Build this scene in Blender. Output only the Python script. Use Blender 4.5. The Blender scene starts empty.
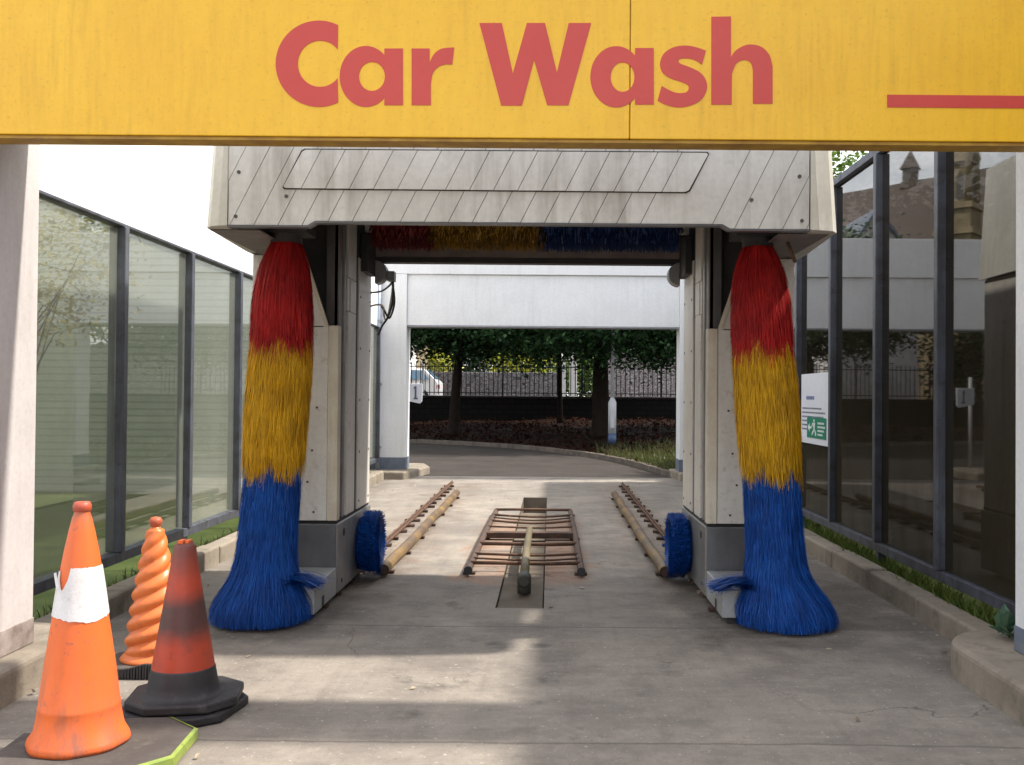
import bpy, bmesh, math, random
from mathutils import Vector, Matrix
R = math.radians
sc = bpy.context.scene
col = sc.collection
rnd = random.Random(7)

# ------------------------------------------------------------------ helpers
ORG = {}

def tag(o, label=None, cat=None, group=None, kind=None):
    if label: o['label'] = label
    if cat: o['category'] = cat
    if group: o['group'] = group
    if kind: o['kind'] = kind
    return o

def thing(name, label, cat, loc=(0, 0, 0), group=None):
    o = bpy.data.objects.new(name, None)
    col.objects.link(o)
    o.location = loc
    o.empty_display_size = .2
    ORG[o] = Vector(loc)
    return tag(o, label, cat, group)

class MB:
    def __init__(s):
        s.v = []; s.f = []; s.m = []; s.sm = []
    def add(s, vs, fs, mi=0, smooth=False):
        n = len(s.v)
        s.v += [tuple(p) for p in vs]
        for f in fs:
            s.f.append(tuple(i + n for i in f)); s.m.append(mi); s.sm.append(smooth)
        return s
    def box(s, x0, x1, y0, y1, z0, z1, mi=0):
        x0, x1 = min(x0, x1), max(x0, x1)
        y0, y1 = min(y0, y1), max(y0, y1)
        z0, z1 = min(z0, z1), max(z0, z1)
        vs = [(x0,y0,z0),(x1,y0,z0),(x1,y1,z0),(x0,y1,z0),(x0,y0,z1),(x1,y0,z1),(x1,y1,z1),(x0,y1,z1)]
        return s.add(vs, [(0,3,2,1),(4,5,6,7),(0,1,5,4),(1,2,6,5),(2,3,7,6),(3,0,4,7)], mi)
    def prism(s, pts, axis, a, b, mi=0):
        """polygon pts (2-D) extruded along axis ('x','y','z') between a and b"""
        def mk(p, t):
            return {'x': (t, p[0], p[1]), 'y': (p[0], t, p[1]), 'z': (p[0], p[1], t)}[axis]
        n = len(pts)
        vs = [mk(p, a) for p in pts] + [mk(p, b) for p in pts]
        fs = [tuple(range(n)), tuple(reversed(range(n, 2*n)))]
        fs += [(i, i + n, (i+1) % n + n, (i+1) % n) for i in range(n)]
        return s.add(vs, fs, mi)
    def tube(s, path, r, n=8, mi=0, cap=True, smooth=True):
        path = [Vector(p) for p in path]
        rs = r if isinstance(r, (list, tuple)) else [r] * len(path)
        vs = []; fs = []
        for i, p in enumerate(path):
            t = (path[min(i+1, len(path)-1)] - path[max(i-1, 0)])
            t.normalize()
            up = Vector((0, 0, 1)) if abs(t.z) < .95 else Vector((0, 1, 0))
            a = t.cross(up).normalized(); b = a.cross(t).normalized()
            for k in range(n):
                th = 2*math.pi*k/n
                vs.append(p + rs[i]*(math.cos(th)*a + math.sin(th)*b))
        for i in range(len(path)-1):
            for k in range(n):
                fs.append((i*n+k, i*n+(k+1) % n, (i+1)*n+(k+1) % n, (i+1)*n+k))
        s.add(vs, fs, mi, smooth)
        if cap:
            m = len(path)
            s.add(vs[:n], [tuple(reversed(range(n)))], mi)
            s.add(vs[(m-1)*n:], [tuple(range(n))], mi)
        return s
    def lathe(s, prof, c, n=32, mi=0, smooth=True, fn=None):
        vs = []; fs = []
        for (r, z) in prof:
            for k in range(n):
                th = 2*math.pi*k/n
                rr = fn(r, z, th) if fn else r
                vs.append((c[0]+rr*math.cos(th), c[1]+rr*math.sin(th), c[2]+z))
        for i in range(len(prof)-1):
            for k in range(n):
                fs.append((i*n+k, i*n+(k+1) % n, (i+1)*n+(k+1) % n, (i+1)*n+k))
        return s.add(vs, fs, mi, smooth)
    def build(s, name, mat, parent=None, bevel=0, fixn=True, segs=2):
        off = ORG.get(parent, Vector((0, 0, 0))) if parent else Vector((0, 0, 0))
        me = bpy.data.meshes.new(name)
        me.from_pydata([(x-off.x, y-off.y, z-off.z) for x, y, z in s.v], [], s.f)
        mats = mat if isinstance(mat, (list, tuple)) else [mat]
        for m in mats: me.materials.append(m)
        me.polygons.foreach_set('material_index', s.m)
        me.polygons.foreach_set('use_smooth', s.sm)
        me.update()
        if fixn:
            bm = bmesh.new(); bm.from_mesh(me)
            bmesh.ops.remove_doubles(bm, verts=bm.verts, dist=1e-6)
            bmesh.ops.recalc_face_normals(bm, faces=bm.faces)
            bm.to_mesh(me); bm.free()
        o = bpy.data.objects.new(name, me)
        col.objects.link(o)
        if parent:
            o.parent = parent; ORG[o] = off
        else:
            ORG[o] = Vector((0, 0, 0))
        if bevel:
            b = o.modifiers.new('bevel', 'BEVEL'); b.width = bevel; b.segments = segs
            b.limit_method = 'ANGLE'; b.angle_limit = R(40)
            b.harden_normals = False
        return o

# ------------------------------------------------------------------ materials
def nd(nt, typ, **kw):
    n = nt.nodes.new(typ)
    for k, v in kw.items():
        if k.startswith('i_'):
            n.inputs[k[2:].replace('_', ' ')].default_value = v
        else:
            setattr(n, k, v)
    return n

def rgba(c): return (c[0], c[1], c[2], 1)

def ramp(nt, fac, p0, p1, c0=(0,0,0), c1=(1,1,1)):
    r = nt.nodes.new('ShaderNodeValToRGB')
    r.color_ramp.elements[0].position = p0; r.color_ramp.elements[0].color = rgba(c0)
    r.color_ramp.elements[1].position = p1; r.color_ramp.elements[1].color = rgba(c1)
    nt.links.new(fac, r.inputs[0])
    return r.outputs[0]

def mixc(nt, fac, a, b, blend='MIX'):
    m = nt.nodes.new('ShaderNodeMix'); m.data_type = 'RGBA'; m.blend_type = blend
    for sock, v in ((m.inputs[0], fac), (m.inputs[6], a), (m.inputs[7], b)):
        if isinstance(v, (int, float)): sock.default_value = v
        elif isinstance(v, (tuple, list)): sock.default_value = rgba(v)
        else: nt.links.new(v, sock)
    return m.outputs[2]

def math_(nt, op, a, b=None, clamp=False):
    m = nt.nodes.new('ShaderNodeMath'); m.operation = op; m.use_clamp = clamp
    for i, v in enumerate((a, b)):
        if v is None: continue
        if isinstance(v, (int, float)): m.inputs[i].default_value = v
        else: nt.links.new(v, m.inputs[i])
    return m.outputs[0]

def noise(nt, vec, scale, detail=4, rough=.6, stretch=None):
    if stretch:
        mp = nt.nodes.new('ShaderNodeMapping'); mp.inputs['Scale'].default_value = stretch
        nt.links.new(vec, mp.inputs[0]); vec = mp.outputs[0]
    n = nd(nt, 'ShaderNodeTexNoise', i_Scale=scale, i_Detail=detail, i_Roughness=rough)
    nt.links.new(vec, n.inputs['Vector'])
    return n.outputs[0]

def base(name):
    m = bpy.data.materials.new(name); m.use_nodes = True
    nt = m.node_tree; p = nt.nodes['Principled BSDF']
    tc = nt.nodes.new('ShaderNodeTexCoord')
    return m, nt, p, tc.outputs['Object']

def M(name, c1, c2=None, scale=4, rough=.6, metal=0, bump=0, bscale=60, streak=None, samt=.5, sscale=6,
      spots=None, spamt=.3, spscale=12, island=0, coat=0, lo=.35, hi=.65, fine=.12):
    m, nt, p, oc = base(name)
    c2 = c2 or tuple(x*.8 for x in c1)
    c = mixc(nt, ramp(nt, noise(nt, oc, scale), lo, hi), c1, c2)
    if fine:
        c = mixc(nt, math_(nt, 'MULTIPLY', ramp(nt, noise(nt, oc, scale*14, 3), .4, .62), fine), c, tuple(x*.45 for x in c1))
    if streak:
        f = ramp(nt, noise(nt, oc, sscale, 5, .65, (1, 1, .09)), .45, .75)
        f = math_(nt, 'MULTIPLY', f, ramp(nt, noise(nt, oc, 1.3, 3), .3, .7))
        c = mixc(nt, math_(nt, 'MULTIPLY', f, samt), c, streak)
    if spots:
        f = ramp(nt, noise(nt, oc, spscale, 6, .7), .56, .68)
        c = mixc(nt, math_(nt, 'MULTIPLY', f, spamt), c, spots)
    if island:
        g = nt.nodes.new('ShaderNodeNewGeometry')
        v = math_(nt, 'ADD', math_(nt, 'MULTIPLY', g.outputs['Random Per Island'], island*2), 1-island)
        mm = nt.nodes.new('ShaderNodeVectorMath'); mm.operation = 'SCALE'
        nt.links.new(c, mm.inputs[0]); nt.links.new(v, mm.inputs['Scale'])
        c = mm.outputs[0]
    nt.links.new(c, p.inputs['Base Color'])
    rr = math_(nt, 'ADD', math_(nt, 'MULTIPLY', noise(nt, oc, scale*3), .24), rough-.12, True)
    nt.links.new(rr, p.inputs['Roughness'])
    p.inputs['Metallic'].default_value = metal
    if rough >= .85: p.inputs['Specular IOR Level'].default_value = .12
    if coat: p.inputs['Coat Weight'].default_value = coat
    if bump:
        b = nd(nt, 'ShaderNodeBump', i_Strength=bump, i_Distance=.01)
        nt.links.new(noise(nt, oc, bscale, 5, .65), b.inputs['Height'])
        nt.links.new(b.outputs[0], p.inputs['Normal'])
    return m

def glass(name, tint, dirt, damt, f0=.04, dscale=2.0, rough=.004, wave=.02, film=None, fz=1.6, famt=.7):
    m = bpy.data.materials.new(name); m.use_nodes = True
    nt = m.node_tree; nt.nodes.clear()
    out = nt.nodes.new('ShaderNodeOutputMaterial')
    oc = nt.nodes.new('ShaderNodeTexCoord').outputs['Object']
    tr = nd(nt, 'ShaderNodeBsdfTransparent', i_Color=rgba(tint))
    df = nd(nt, 'ShaderNodeBsdfDiffuse', i_Color=rgba(dirt))
    gl = nd(nt, 'ShaderNodeBsdfGlossy', i_Roughness=rough)
    gl.inputs['Color'].default_value = (1, 1, 1, 1)
    bp = nd(nt, 'ShaderNodeBump', i_Strength=wave, i_Distance=.02); nt.links.new(noise(nt, oc, 1.6, 2), bp.inputs['Height']); nt.links.new(bp.outputs[0], gl.inputs['Normal'])
    n = noise(nt, oc, dscale, 6, .65, (1, 1, .35))
    fac = math_(nt, 'MULTIPLY', ramp(nt, n, .25, .8, (.45,)*3, (1,)*3), damt)
    m1 = nt.nodes.new('ShaderNodeMixShader')
    nt.links.new(fac, m1.inputs[0]); nt.links.new(tr.outputs[0], m1.inputs[1]); nt.links.new(df.outputs[0], m1.inputs[2])
    lw = nd(nt, 'ShaderNodeLayerWeight', i_Blend=.5)
    pw = math_(nt, 'POWER', lw.outputs['Facing'], 5.0)
    fr = math_(nt, 'ADD', math_(nt, 'MULTIPLY', pw, 1-f0), f0)
    m2 = nt.nodes.new('ShaderNodeMixShader')
    nt.links.new(fr, m2.inputs[0]); nt.links.new(m1.outputs[0], m2.inputs[1]); nt.links.new(gl.outputs[0], m2.inputs[2])
    last = m2
    if film:   # dried splash grime over the lower part of the panes, ragged upper edge
        sp = nt.nodes.new('ShaderNodeSeparateXYZ'); g = nt.nodes.new('ShaderNodeNewGeometry'); nt.links.new(g.outputs['Position'], sp.inputs[0])
        z = math_(nt, 'ADD', sp.outputs[2], math_(nt, 'MULTIPLY', math_(nt, 'SUBTRACT', noise(nt, oc, 2.2, 6, .7, (1, 1, .5)), .5), 1.1))
        f = ramp(nt, math_(nt, 'DIVIDE', z, fz), .45, 1.0, (1,)*3, (.12,)*3)
        f = math_(nt, 'MULTIPLY', f, ramp(nt, noise(nt, oc, 5, 6, .7, (1, 1, .3)), .25, .7, (.65,)*3, (1,)*3))
        fd = nd(nt, 'ShaderNodeBsdfDiffuse', i_Color=rgba(film))
        m3 = nt.nodes.new('ShaderNodeMixShader'); nt.links.new(math_(nt, 'MULTIPLY', f, famt), m3.inputs[0])
        nt.links.new(m2.outputs[0], m3.inputs[1]); nt.links.new(fd.outputs[0], m3.inputs[2]); last = m3
    nt.links.new(last.outputs[0], out.inputs[0])
    return m

def leafmat(name, c1, c2, tl=.35, rough=.45, spec=.4):
    m = bpy.data.materials.new(name); m.use_nodes = True
    nt = m.node_tree; nt.nodes.clear()
    out = nt.nodes.new('ShaderNodeOutputMaterial')
    g = nt.nodes.new('ShaderNodeNewGeometry')
    c = mixc(nt, g.outputs['Random Per Island'], c1, c2)
    p = nt.nodes.new('ShaderNodeBsdfPrincipled'); p.inputs['Roughness'].default_value = rough; p.inputs['Specular IOR Level'].default_value = spec
    t = nt.nodes.new('ShaderNodeBsdfTranslucent')
    nt.links.new(c, p.inputs['Base Color']); nt.links.new(c, t.inputs['Color'])
    mx = nd(nt, 'ShaderNodeMixShader'); mx.inputs[0].default_value = tl
    nt.links.new(p.outputs[0], mx.inputs[1]); nt.links.new(t.outputs[0], mx.inputs[2])
    nt.links.new(mx.outputs[0], out.inputs[0])
    return m

MAT = {}
MAT['yellow'] = M('sign_yellow', (.90, .525, .022), (.86, .475, .018), 1.6, .38, streak=(.50, .24, .012), samt=.45, sscale=26, spots=(.36, .17, .015), spamt=.35, spscale=55, fine=.06)
MAT['yellow_edge'] = M('sign_edge_brown', (.52, .31, .04), (.34, .18, .03), 8, .6)
MAT['red'] = M('sign_red', (.60, .060, .042), (.56, .052, .040), 2, .4, streak=(.48, .06, .04), samt=.3, sscale=26, fine=.05)
MAT['seam'] = M('seam_dark', (.42, .23, .02), None, 4, .8)
MAT['white_frame'] = M('painted_steel_white', (.77, .775, .78), (.72, .725, .73), 2.5, .5, bump=.05, streak=(.38, .35, .31), samt=.28, sscale=14)
MAT['post_paint'] = M('post_paint_pinkish', (.60, .565, .555), (.54, .505, .495), 2.5, .55, bump=.05, streak=(.34, .28, .25), samt=.4, sscale=20, spots=(.33, .27, .23), spamt=.25, spscale=30)
MAT['plinth'] = M('plinth_slate_paint', (.15, .18, .23), (.11, .13, .17), 5, .6, bump=.1, spots=(.3, .28, .25), spamt=.3)
MAT['plinth_dirty'] = M('plinth_grimy', (.16, .13, .11), (.09, .075, .065), 6, .8, bump=.2, bscale=30)
MAT['post_foot'] = M('post_foot_grimy', (.42, .36, .33), (.20, .165, .145), 6, .7, bump=.2, bscale=30, spots=(.10,.085,.07), spamt=.6)
MAT['fascia'] = M('fascia_white_cladding', (.86, .86, .85), (.82, .82, .80), 1.5, .4, streak=(.5, .5, .48), samt=.12, sscale=10, fine=.02)
MAT['hood'] = M('hood_grey_white_panel', (.82, .81, .78), (.74, .73, .69), 2.0, .42, streak=(.22, .19, .14), samt=.9, sscale=7, spots=(.40, .36, .28), spamt=.22, spscale=6)
MAT['hood_trim'] = M('hood_corner_trim', (.72, .70, .63), (.60, .58, .51), 2.0, .45, streak=(.25, .21, .15), samt=.5, sscale=12)
MAT['groove'] = M('dark_groove', (.035, .032, .03), None, 5, .8)
MAT['tower_white'] = M('tower_white_enamel', (.72, .69, .64), (.66, .62, .56), 2.5, .4, streak=(.40, .33, .25), samt=.5, sscale=14, spots=(.28, .20, .13), spamt=.35, spscale=16)
MAT['tower_cream'] = M('tower_cream_edge', (.72, .66, .54), (.62, .54, .42), 4, .45, streak=(.35, .24, .14), samt=.6, sscale=18)
MAT['tower_dark'] = M('tower_inner_grey', (.11, .105, .105), (.07, .066, .066), 4, .55, streak=(.2, .17, .14), samt=.5, sscale=10)
MAT['tower_brown'] = M('tower_channel_brown', (.22, .18, .165), (.15, .12, .11), 4, .5, streak=(.1, .07, .05), samt=.5)
MAT['base_metal'] = M('brushed_base_metal', (.34, .34, .34), (.25, .25, .25), 3, .42, metal=.55, streak=(.12, .10, .07), samt=.6, sscale=9, spots=(.18, .14, .09), spamt=.4, spscale=8)
MAT['base_dark'] = M('base_grey_plate', (.17, .17, .18), (.12, .12, .125), 4, .45, metal=.3, streak=(.07, .06, .05), samt=.5)
MAT['step_grey'] = M('step_light_grey', (.42, .43, .44), (.34, .34, .34), 4, .5, metal=.2, streak=(.16, .15, .10), samt=.6)
MAT['black'] = M('black_rubber', (.025, .025, .027), (.04, .038, .036), 6, .65, bump=.1)
MAT['sensor'] = M('sensor_grey', (.30, .31, .33), (.24, .25, .27), 6, .5)
MAT['pipe'] = M('pipe_blue_grey', (.40, .45, .53), (.32, .37, .45), 3, .45)
MAT['frame_blue'] = M('weathered_frame_paint', (.062, .070, .092), (.035, .036, .045), 7, .5, bump=.25, bscale=45, streak=(.20, .22, .26), samt=.55, sscale=10, spots=(.02, .018, .018), spamt=.8, spscale=9)
MAT['frame_side'] = MAT['frame_blue']
MAT['rust'] = M('rusty_steel', (.135, .068, .038), (.075, .042, .027), 9, .8, bump=.5, bscale=60, spots=(.26, .13, .055), spamt=.6, spscale=12)
MAT['rust_dark'] = M('dark_rusty_steel', (.10, .055, .038), (.055, .034, .026), 9, .8, bump=.5, bscale=60, spots=(.22, .11, .06), spamt=.5, spscale=14)
MAT['tube_yellow'] = M('worn_yellow_tube', (.24, .145, .042), (.105, .068, .042), 2.2, .55, bump=.25, spots=(.085, .050, .030), spamt=.95, spscale=4, streak=(.10, .06, .04), samt=.6, lo=.40, hi=.58)
MAT['pipe_brown'] = M('dull_brass_pipe', (.20, .155, .075), (.12, .095, .05), 3, .5, bump=.2, spots=(.07, .05, .03), spamt=.7, spscale=6)
MAT['elbow'] = M('corroded_elbow', (.045, .045, .032), (.03, .027, .02), 8, .6, bump=.4, spots=(.10,.06,.03), spamt=.4)
MAT['kerb'] = M('kerb_concrete', (.31, .265, .21), (.21, .18, .145), 3, .9, bump=.5, bscale=45, spots=(.12, .11, .075), spamt=.55, spscale=6, streak=(.14, .12, .09), samt=.4)
MAT['kerb_dark'] = M('kerb_weathered', (.17, .14, .115), (.11, .092, .078), 3, .9, bump=.5, bscale=45, spots=(.06, .055, .04), spamt=.55, spscale=6)
MAT['paper'] = M('white_notice', (.72, .74, .80), (.68, .70, .77), 3, .4)
MAT['green_sign'] = M('green_sign', (.010, .22, .13), (.012, .20, .12), 4, .35)
MAT['ink'] = M('notice_ink', (.12, .13, .18), None, 4, .6)
MAT['ink_blue'] = M('notice_blue_ink', (.12, .14, .35), None, 4, .6)
MAT['white_mark'] = M('white_mark', (.75, .8, .78), None, 4, .5)
MAT['cone_orange'] = M('cone_orange_plastic', (.80, .16, .030), (.72, .13, .025), 3, .42, bump=.05, bscale=30, streak=(.34, .11, .055), samt=.55, sscale=12, spots=(.26, .12, .08), spamt=.4, spscale=7)
MAT['cone_light'] = M('spiral_orange_plastic', (.80, .21, .052), (.73, .17, .04), 3, .4, spots=(.38, .13, .06), spamt=.45, spscale=9)
MAT['sleeve'] = M('white_sleeve', (.75, .72, .72), (.66, .63, .63), 5, .45, bump=.35, bscale=22, streak=(.45, .40, .38), samt=.5, sscale=14, spots=(.42, .37, .34), spamt=.5)
MAT['blacktube'] = M('black_plinth_rubber', (.028, .027, .030), (.018, .0175, .020), 6, .62, bump=.25, bscale=40, spots=(.10, .09, .085), spamt=.4, spscale=7)
MAT['greyrubber'] = M('grey_worn_rubber', (.115, .10, .09), (.08, .07, .064), 5, .85, bump=.3, bscale=60, spots=(.18, .16, .14), spamt=.4)
MAT['lime'] = M('lime_painted_edge', (.27, .34, .055), (.19, .26, .06), 14, .5, spots=(.12, .15, .05), spamt=.5, spscale=20)
MAT['asphalt'] = M('asphalt', (.046, .039, .034), (.062, .053, .047), 1.2, .9, bump=.5, bscale=120, spots=(.15, .14, .13), spamt=.3, spscale=40)
MAT['lawn'] = M('lawn_ground', (.12, .15, .045), (.075, .10, .03), 2.5, .95, bump=.6, bscale=40, spots=(.12, .12, .04), spamt=.5, spscale=14)
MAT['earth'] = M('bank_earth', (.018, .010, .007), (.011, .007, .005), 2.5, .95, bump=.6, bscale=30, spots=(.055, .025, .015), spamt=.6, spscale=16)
MAT['earth'].node_tree.nodes['Principled BSDF'].inputs['Specular IOR Level'].default_value = .05
MAT['terrain'] = M('terrain_earth', (.07, .075, .04), (.055, .06, .035), .5, .95)
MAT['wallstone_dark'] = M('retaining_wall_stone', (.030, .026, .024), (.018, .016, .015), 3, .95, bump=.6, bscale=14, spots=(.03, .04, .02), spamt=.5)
MAT['railing'] = M('railing_black', (.02, .02, .022), None, 5, .5)
MAT['pier'] = M('pale_pier_stone', (.62, .58, .56), (.48, .45, .43), 4, .8, bump=.3)
MAT['bark'] = M('bark_dark', (.024, .017, .013), (.014, .011, .009), 6, .95, bump=.9, bscale=24)
MAT['carwhite'] = M('car_white_paint', (.78, .79, .80), (.76, .77, .78), 2, .25, coat=.6, fine=0)
MAT['carglass'] = M('car_glass', (.10, .19, .28), (.08, .16, .24), 2, .08, fine=0)  # even blue stands in for sky mirrored in the glass
MAT['tyre'] = M('tyre_rubber', (.02, .02, .02), None, 8, .8)
MAT['alloy'] = M('alloy_rim', (.45, .45, .46), None, 8, .35, metal=.7)
MAT['lamp_glass'] = M('headlamp_lens', (.6, .65, .7), None, 8, .1)
MAT['tail'] = M('tail_light_red', (.4, .02, .02), None, 8, .2)
MAT['lamp_white'] = M('lamp_post_white', (.60, .61, .63), (.52, .53, .55), 4, .5, streak=(.35, .33, .3), samt=.4)
MAT['lamp_blue'] = M('lamp_post_blue', (.060, .10, .20), (.05, .08, .16), 6, .55)
MAT['roofslate'] = M('church_roof_tile', (.095, .066, .056), (.068, .050, .044), 1.2, .8, bump=.6, bscale=9, spots=(.12, .10, .055), spamt=.5, spscale=1.2)
MAT['churchstone'] = M('church_sandstone', (.36, .29, .18), (.24, .19, .12), 1.5, .9, bump=.6, bscale=8, spots=(.12, .10, .07), spamt=.6, spscale=3)
MAT['darkwood'] = M('dark_boarding', (.045, .033, .028), (.03, .024, .021), 4, .85, bump=.4, streak=(.08, .055, .04), samt=.5)
MAT['redbrick'] = M('building_render', (.30, .20, .15), (.24, .16, .12), 1, .9)
MAT['leaf_dark'] = leafmat('leaf_dark_green', (.016, .042, .018), (.060, .135, .045))
MAT['leaf_mid'] = leafmat('leaf_mid_green', (.06, .12, .02), (.13, .20, .035))
MAT['leaf_yellow'] = leafmat('leaf_yellow_green', (.30, .34, .03), (.48, .46, .05))
MAT['leaf_yellowing'] = leafmat('leaf_yellowing', (.10, .11, .02), (.42, .33, .07))
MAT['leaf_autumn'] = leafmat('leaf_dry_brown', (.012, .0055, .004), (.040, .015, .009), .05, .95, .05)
MAT['leaf_pale'] = leafmat('leaf_pale_scrap', (.22, .15, .08), (.42, .34, .24), .1)
MAT['grass'] = leafmat('grass_blade', (.06, .105, .016), (.16, .21, .04))
MAT['grass_dull'] = leafmat('grass_dull', (.04, .055, .015), (.15, .16, .045))
MAT['weed'] = leafmat('weed_leaf', (.06, .13, .08), (.10, .17, .10), .2)
MAT['glass_right'] = glass('dark_mirror_glass', (.24, .23, .215), (.115, .085, .06), .10, .12, rough=.02, wave=.012, film=(.040, .034, .022), fz=1.9, famt=.80)
MAT['glass_left'] = glass('hazy_green_glass', (.76, .78, .73), (.47, .49, .43), .24, .07)
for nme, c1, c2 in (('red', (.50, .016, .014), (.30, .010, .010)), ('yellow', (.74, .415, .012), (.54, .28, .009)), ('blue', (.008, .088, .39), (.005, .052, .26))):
    MAT['br_'+nme] = M('bristle_'+nme, c1, c2, 6, .5, island=.26, fine=.05)
    MAT['br_'+nme].node_tree.nodes['Principled BSDF'].inputs['Specular IOR Level'].default_value = .22
    MAT['shaded_'+nme] = M('grimy_bristle_'+nme, tuple(x*.30+.004 for x in c1), tuple(x*.22+.004 for x in c2), 6, .6, island=.45, fine=.05)  # darker bristle copies: the shade under the hood put into the colour
    MAT['core_'+nme] = M('bristle_core_'+nme, tuple(x*.5 for x in c1), tuple(x*.5 for x in c2), 20, .9)

# car wash concrete slab
def concrete():
    m, nt, p, oc = base('wash_bay_concrete')
    c = mixc(nt, ramp(nt, noise(nt, oc, .9, 5), .3, .7), (.312, .270, .222), (.222, .194, .165))
    c = mixc(nt, math_(nt, 'MULTIPLY', ramp(nt, noise(nt, oc, 2.6, 7, .75), .40, .68), .65), c, (.150, .128, .110))
    # sweeping / tyre marks along the lane and across it
    c = mixc(nt, math_(nt, 'MULTIPLY', ramp(nt, noise(nt, oc, 5, 4, .6, (.5, 3, 1)), .5, .72), .35), c, (.34, .30, .25))
    c = mixc(nt, math_(nt, 'MULTIPLY', ramp(nt, noise(nt, oc, 3, 4, .6, (4, .25, 1)), .52, .75), .30), c, (.12, .105, .092))
    sp = nt.nodes.new('ShaderNodeSeparateXYZ'); nt.links.new(oc, sp.inputs[0])
    X, Y = sp.outputs[0], sp.outputs[1]
    def band(v, ctr, w, soft):
        d = math_(nt, 'ABSOLUTE', math_(nt, 'SUBTRACT', v, ctr))
        return math_(nt, 'SUBTRACT', 1, math_(nt, 'DIVIDE', math_(nt, 'SUBTRACT', d, w), soft, True), True)
    def clamp01(v): return math_(nt, 'ADD', v, 0, True)
    wob = math_(nt, 'MULTIPLY', math_(nt, 'SUBTRACT', noise(nt, oc, 4, 5), .5), .9)
    Xw = math_(nt, 'ADD', X, wob); Yw = math_(nt, 'ADD', Y, wob)
    # rust round the chassis washer and under the rails
    rust = math_(nt, 'MULTIPLY', clamp01(band(Xw, 0, .44, .14)), clamp01(band(Yw, 9.3, 1.75, .35)))
    rust = math_(nt, 'MULTIPLY', rust, ramp(nt, noise(nt, oc, 2.2, 5), .20, .55))
    c = mixc(nt, math_(nt, 'MULTIPLY', rust, .72), c, (.30, .155, .085))
    for s in (-1, 1):
        rr = math_(nt, 'MULTIPLY', clamp01(band(Xw, s*1.24, .20, .22)), clamp01(band(Y, 11.2, 4.2, .5)))
        rr = math_(nt, 'MULTIPLY', rr, ramp(nt, noise(nt, oc, 3.3, 5), .35, .66))
        c = mixc(nt, math_(nt, 'MULTIPLY', rr, .6), c, (.15, .088, .052))
        gm = math_(nt, 'MULTIPLY', clamp01(band(Xw, s*1.62, .38, .30)), clamp01(band(Yw, 6.7, 1.0, .5)))
        gm = math_(nt, 'MULTIPLY', gm, ramp(nt, noise(nt, oc, 3, 5), .3, .6))
        c = mixc(nt, math_(nt, 'MULTIPLY', gm, .7), c, (.055, .045, .032))
        ge = math_(nt, 'MULTIPLY', clamp01(band(Xw, s*2.55, .10, .25)), ramp(nt, noise(nt, oc, 2.5, 5), .3, .65))
        c = mixc(nt, math_(nt, 'MULTIPLY', ge, .7), c, (.075, .062, .045))
    dm = math_(nt, 'MULTIPLY', clamp01(band(Xw, 2.25, .30, .22)), clamp01(band(Y, 7.6, 1.55, .08)))
    dm = math_(nt, 'MULTIPLY', dm, ramp(nt, noise(nt, oc, 1.8, 5), .22, .5))
    c = mixc(nt, math_(nt, 'MULTIPLY', dm, .62), c, (.085, .066, .054))
    dm = math_(nt, 'MULTIPLY', ramp(nt, noise(nt, oc, .65, 6, .7), .46, .60), .38)
    c = mixc(nt, dm, c, (.13, .115, .10))
    c = mixc(nt, math_(nt, 'MULTIPLY', ramp(nt, noise(nt, oc, 1.1, 7, .75), .56, .70), .40), c, (.40, .36, .30))
    c = mixc(nt, math_(nt, 'MULTIPLY', ramp(nt, noise(nt, oc, 90, 2, .5), .62, .70), .35), c, (.06, .05, .045))
    c = mixc(nt, math_(nt, 'MULTIPLY', ramp(nt, noise(nt, oc, 26, 5, .75), .58, .68), .42), c, (.085, .072, .062))
    c = mixc(nt, math_(nt, 'MULTIPLY', ramp(nt, noise(nt, oc, 21, 6, .8), .60, .68), .45), c, (.46, .42, .36))
    # oil drips
    oil = math_(nt, 'MULTIPLY', clamp01(band(Xw, .1, .5, .4)), ramp(nt, noise(nt, oc, 2.8, 4), .60, .70))
    c = mixc(nt, math_(nt, 'MULTIPLY', oil, .6), c, (.05, .045, .04))
    # pale lime specks
    c = mixc(nt, math_(nt, 'MULTIPLY', ramp(nt, noise(nt, oc, 38, 2, .5), .66, .72), .55), c, (.48, .44, .38))
    # joints and hairline cracks
    for jy in (4.02, 6.02, 13.75):
        jw = math_(nt, 'ADD', Y, math_(nt, 'MULTIPLY', math_(nt, 'SUBTRACT', noise(nt, oc, 1.2, 6, .7), .5), .10))
        c = mixc(nt, math_(nt, 'MULTIPLY', clamp01(band(jw, jy, .004, .010)), .5), c, (.05, .043, .036))
    vo = nd(nt, 'ShaderNodeTexVoronoi', i_Scale=.55, feature='DISTANCE_TO_EDGE')
    wv = nt.nodes.new('ShaderNodeVectorMath'); wv.operation = 'ADD'
    nz = nd(nt, 'ShaderNodeTexNoise', i_Scale=2.2, i_Detail=6)
    nt.links.new(oc, nz.inputs['Vector']); nt.links.new(oc, wv.inputs[0]); nt.links.new(nz.outputs[1], wv.inputs[1])
    nt.links.new(wv.outputs[0], vo.inputs['Vector'])
    crk = math_(nt, 'MULTIPLY', math_(nt, 'LESS_THAN', vo.outputs[0], .004), ramp(nt, noise(nt, oc, .7, 2), .5, .6))
    c = mixc(nt, math_(nt, 'MULTIPLY', crk, .6), c, (.06, .05, .042))
    nt.links.new(c, p.inputs['Base Color'])
    p.inputs['Roughness'].default_value = .85
    b = nd(nt, 'ShaderNodeBump', i_Strength=.45, i_Distance=.008)
    h = math_(nt, 'ADD', noise(nt, oc, 70, 5, .7), math_(nt, 'MULTIPLY', noise(nt, oc, 6, 4), 1.5))
    nt.links.new(h, b.inputs['Height']); nt.links.new(b.outputs[0], p.inputs['Normal'])
    return m
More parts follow.
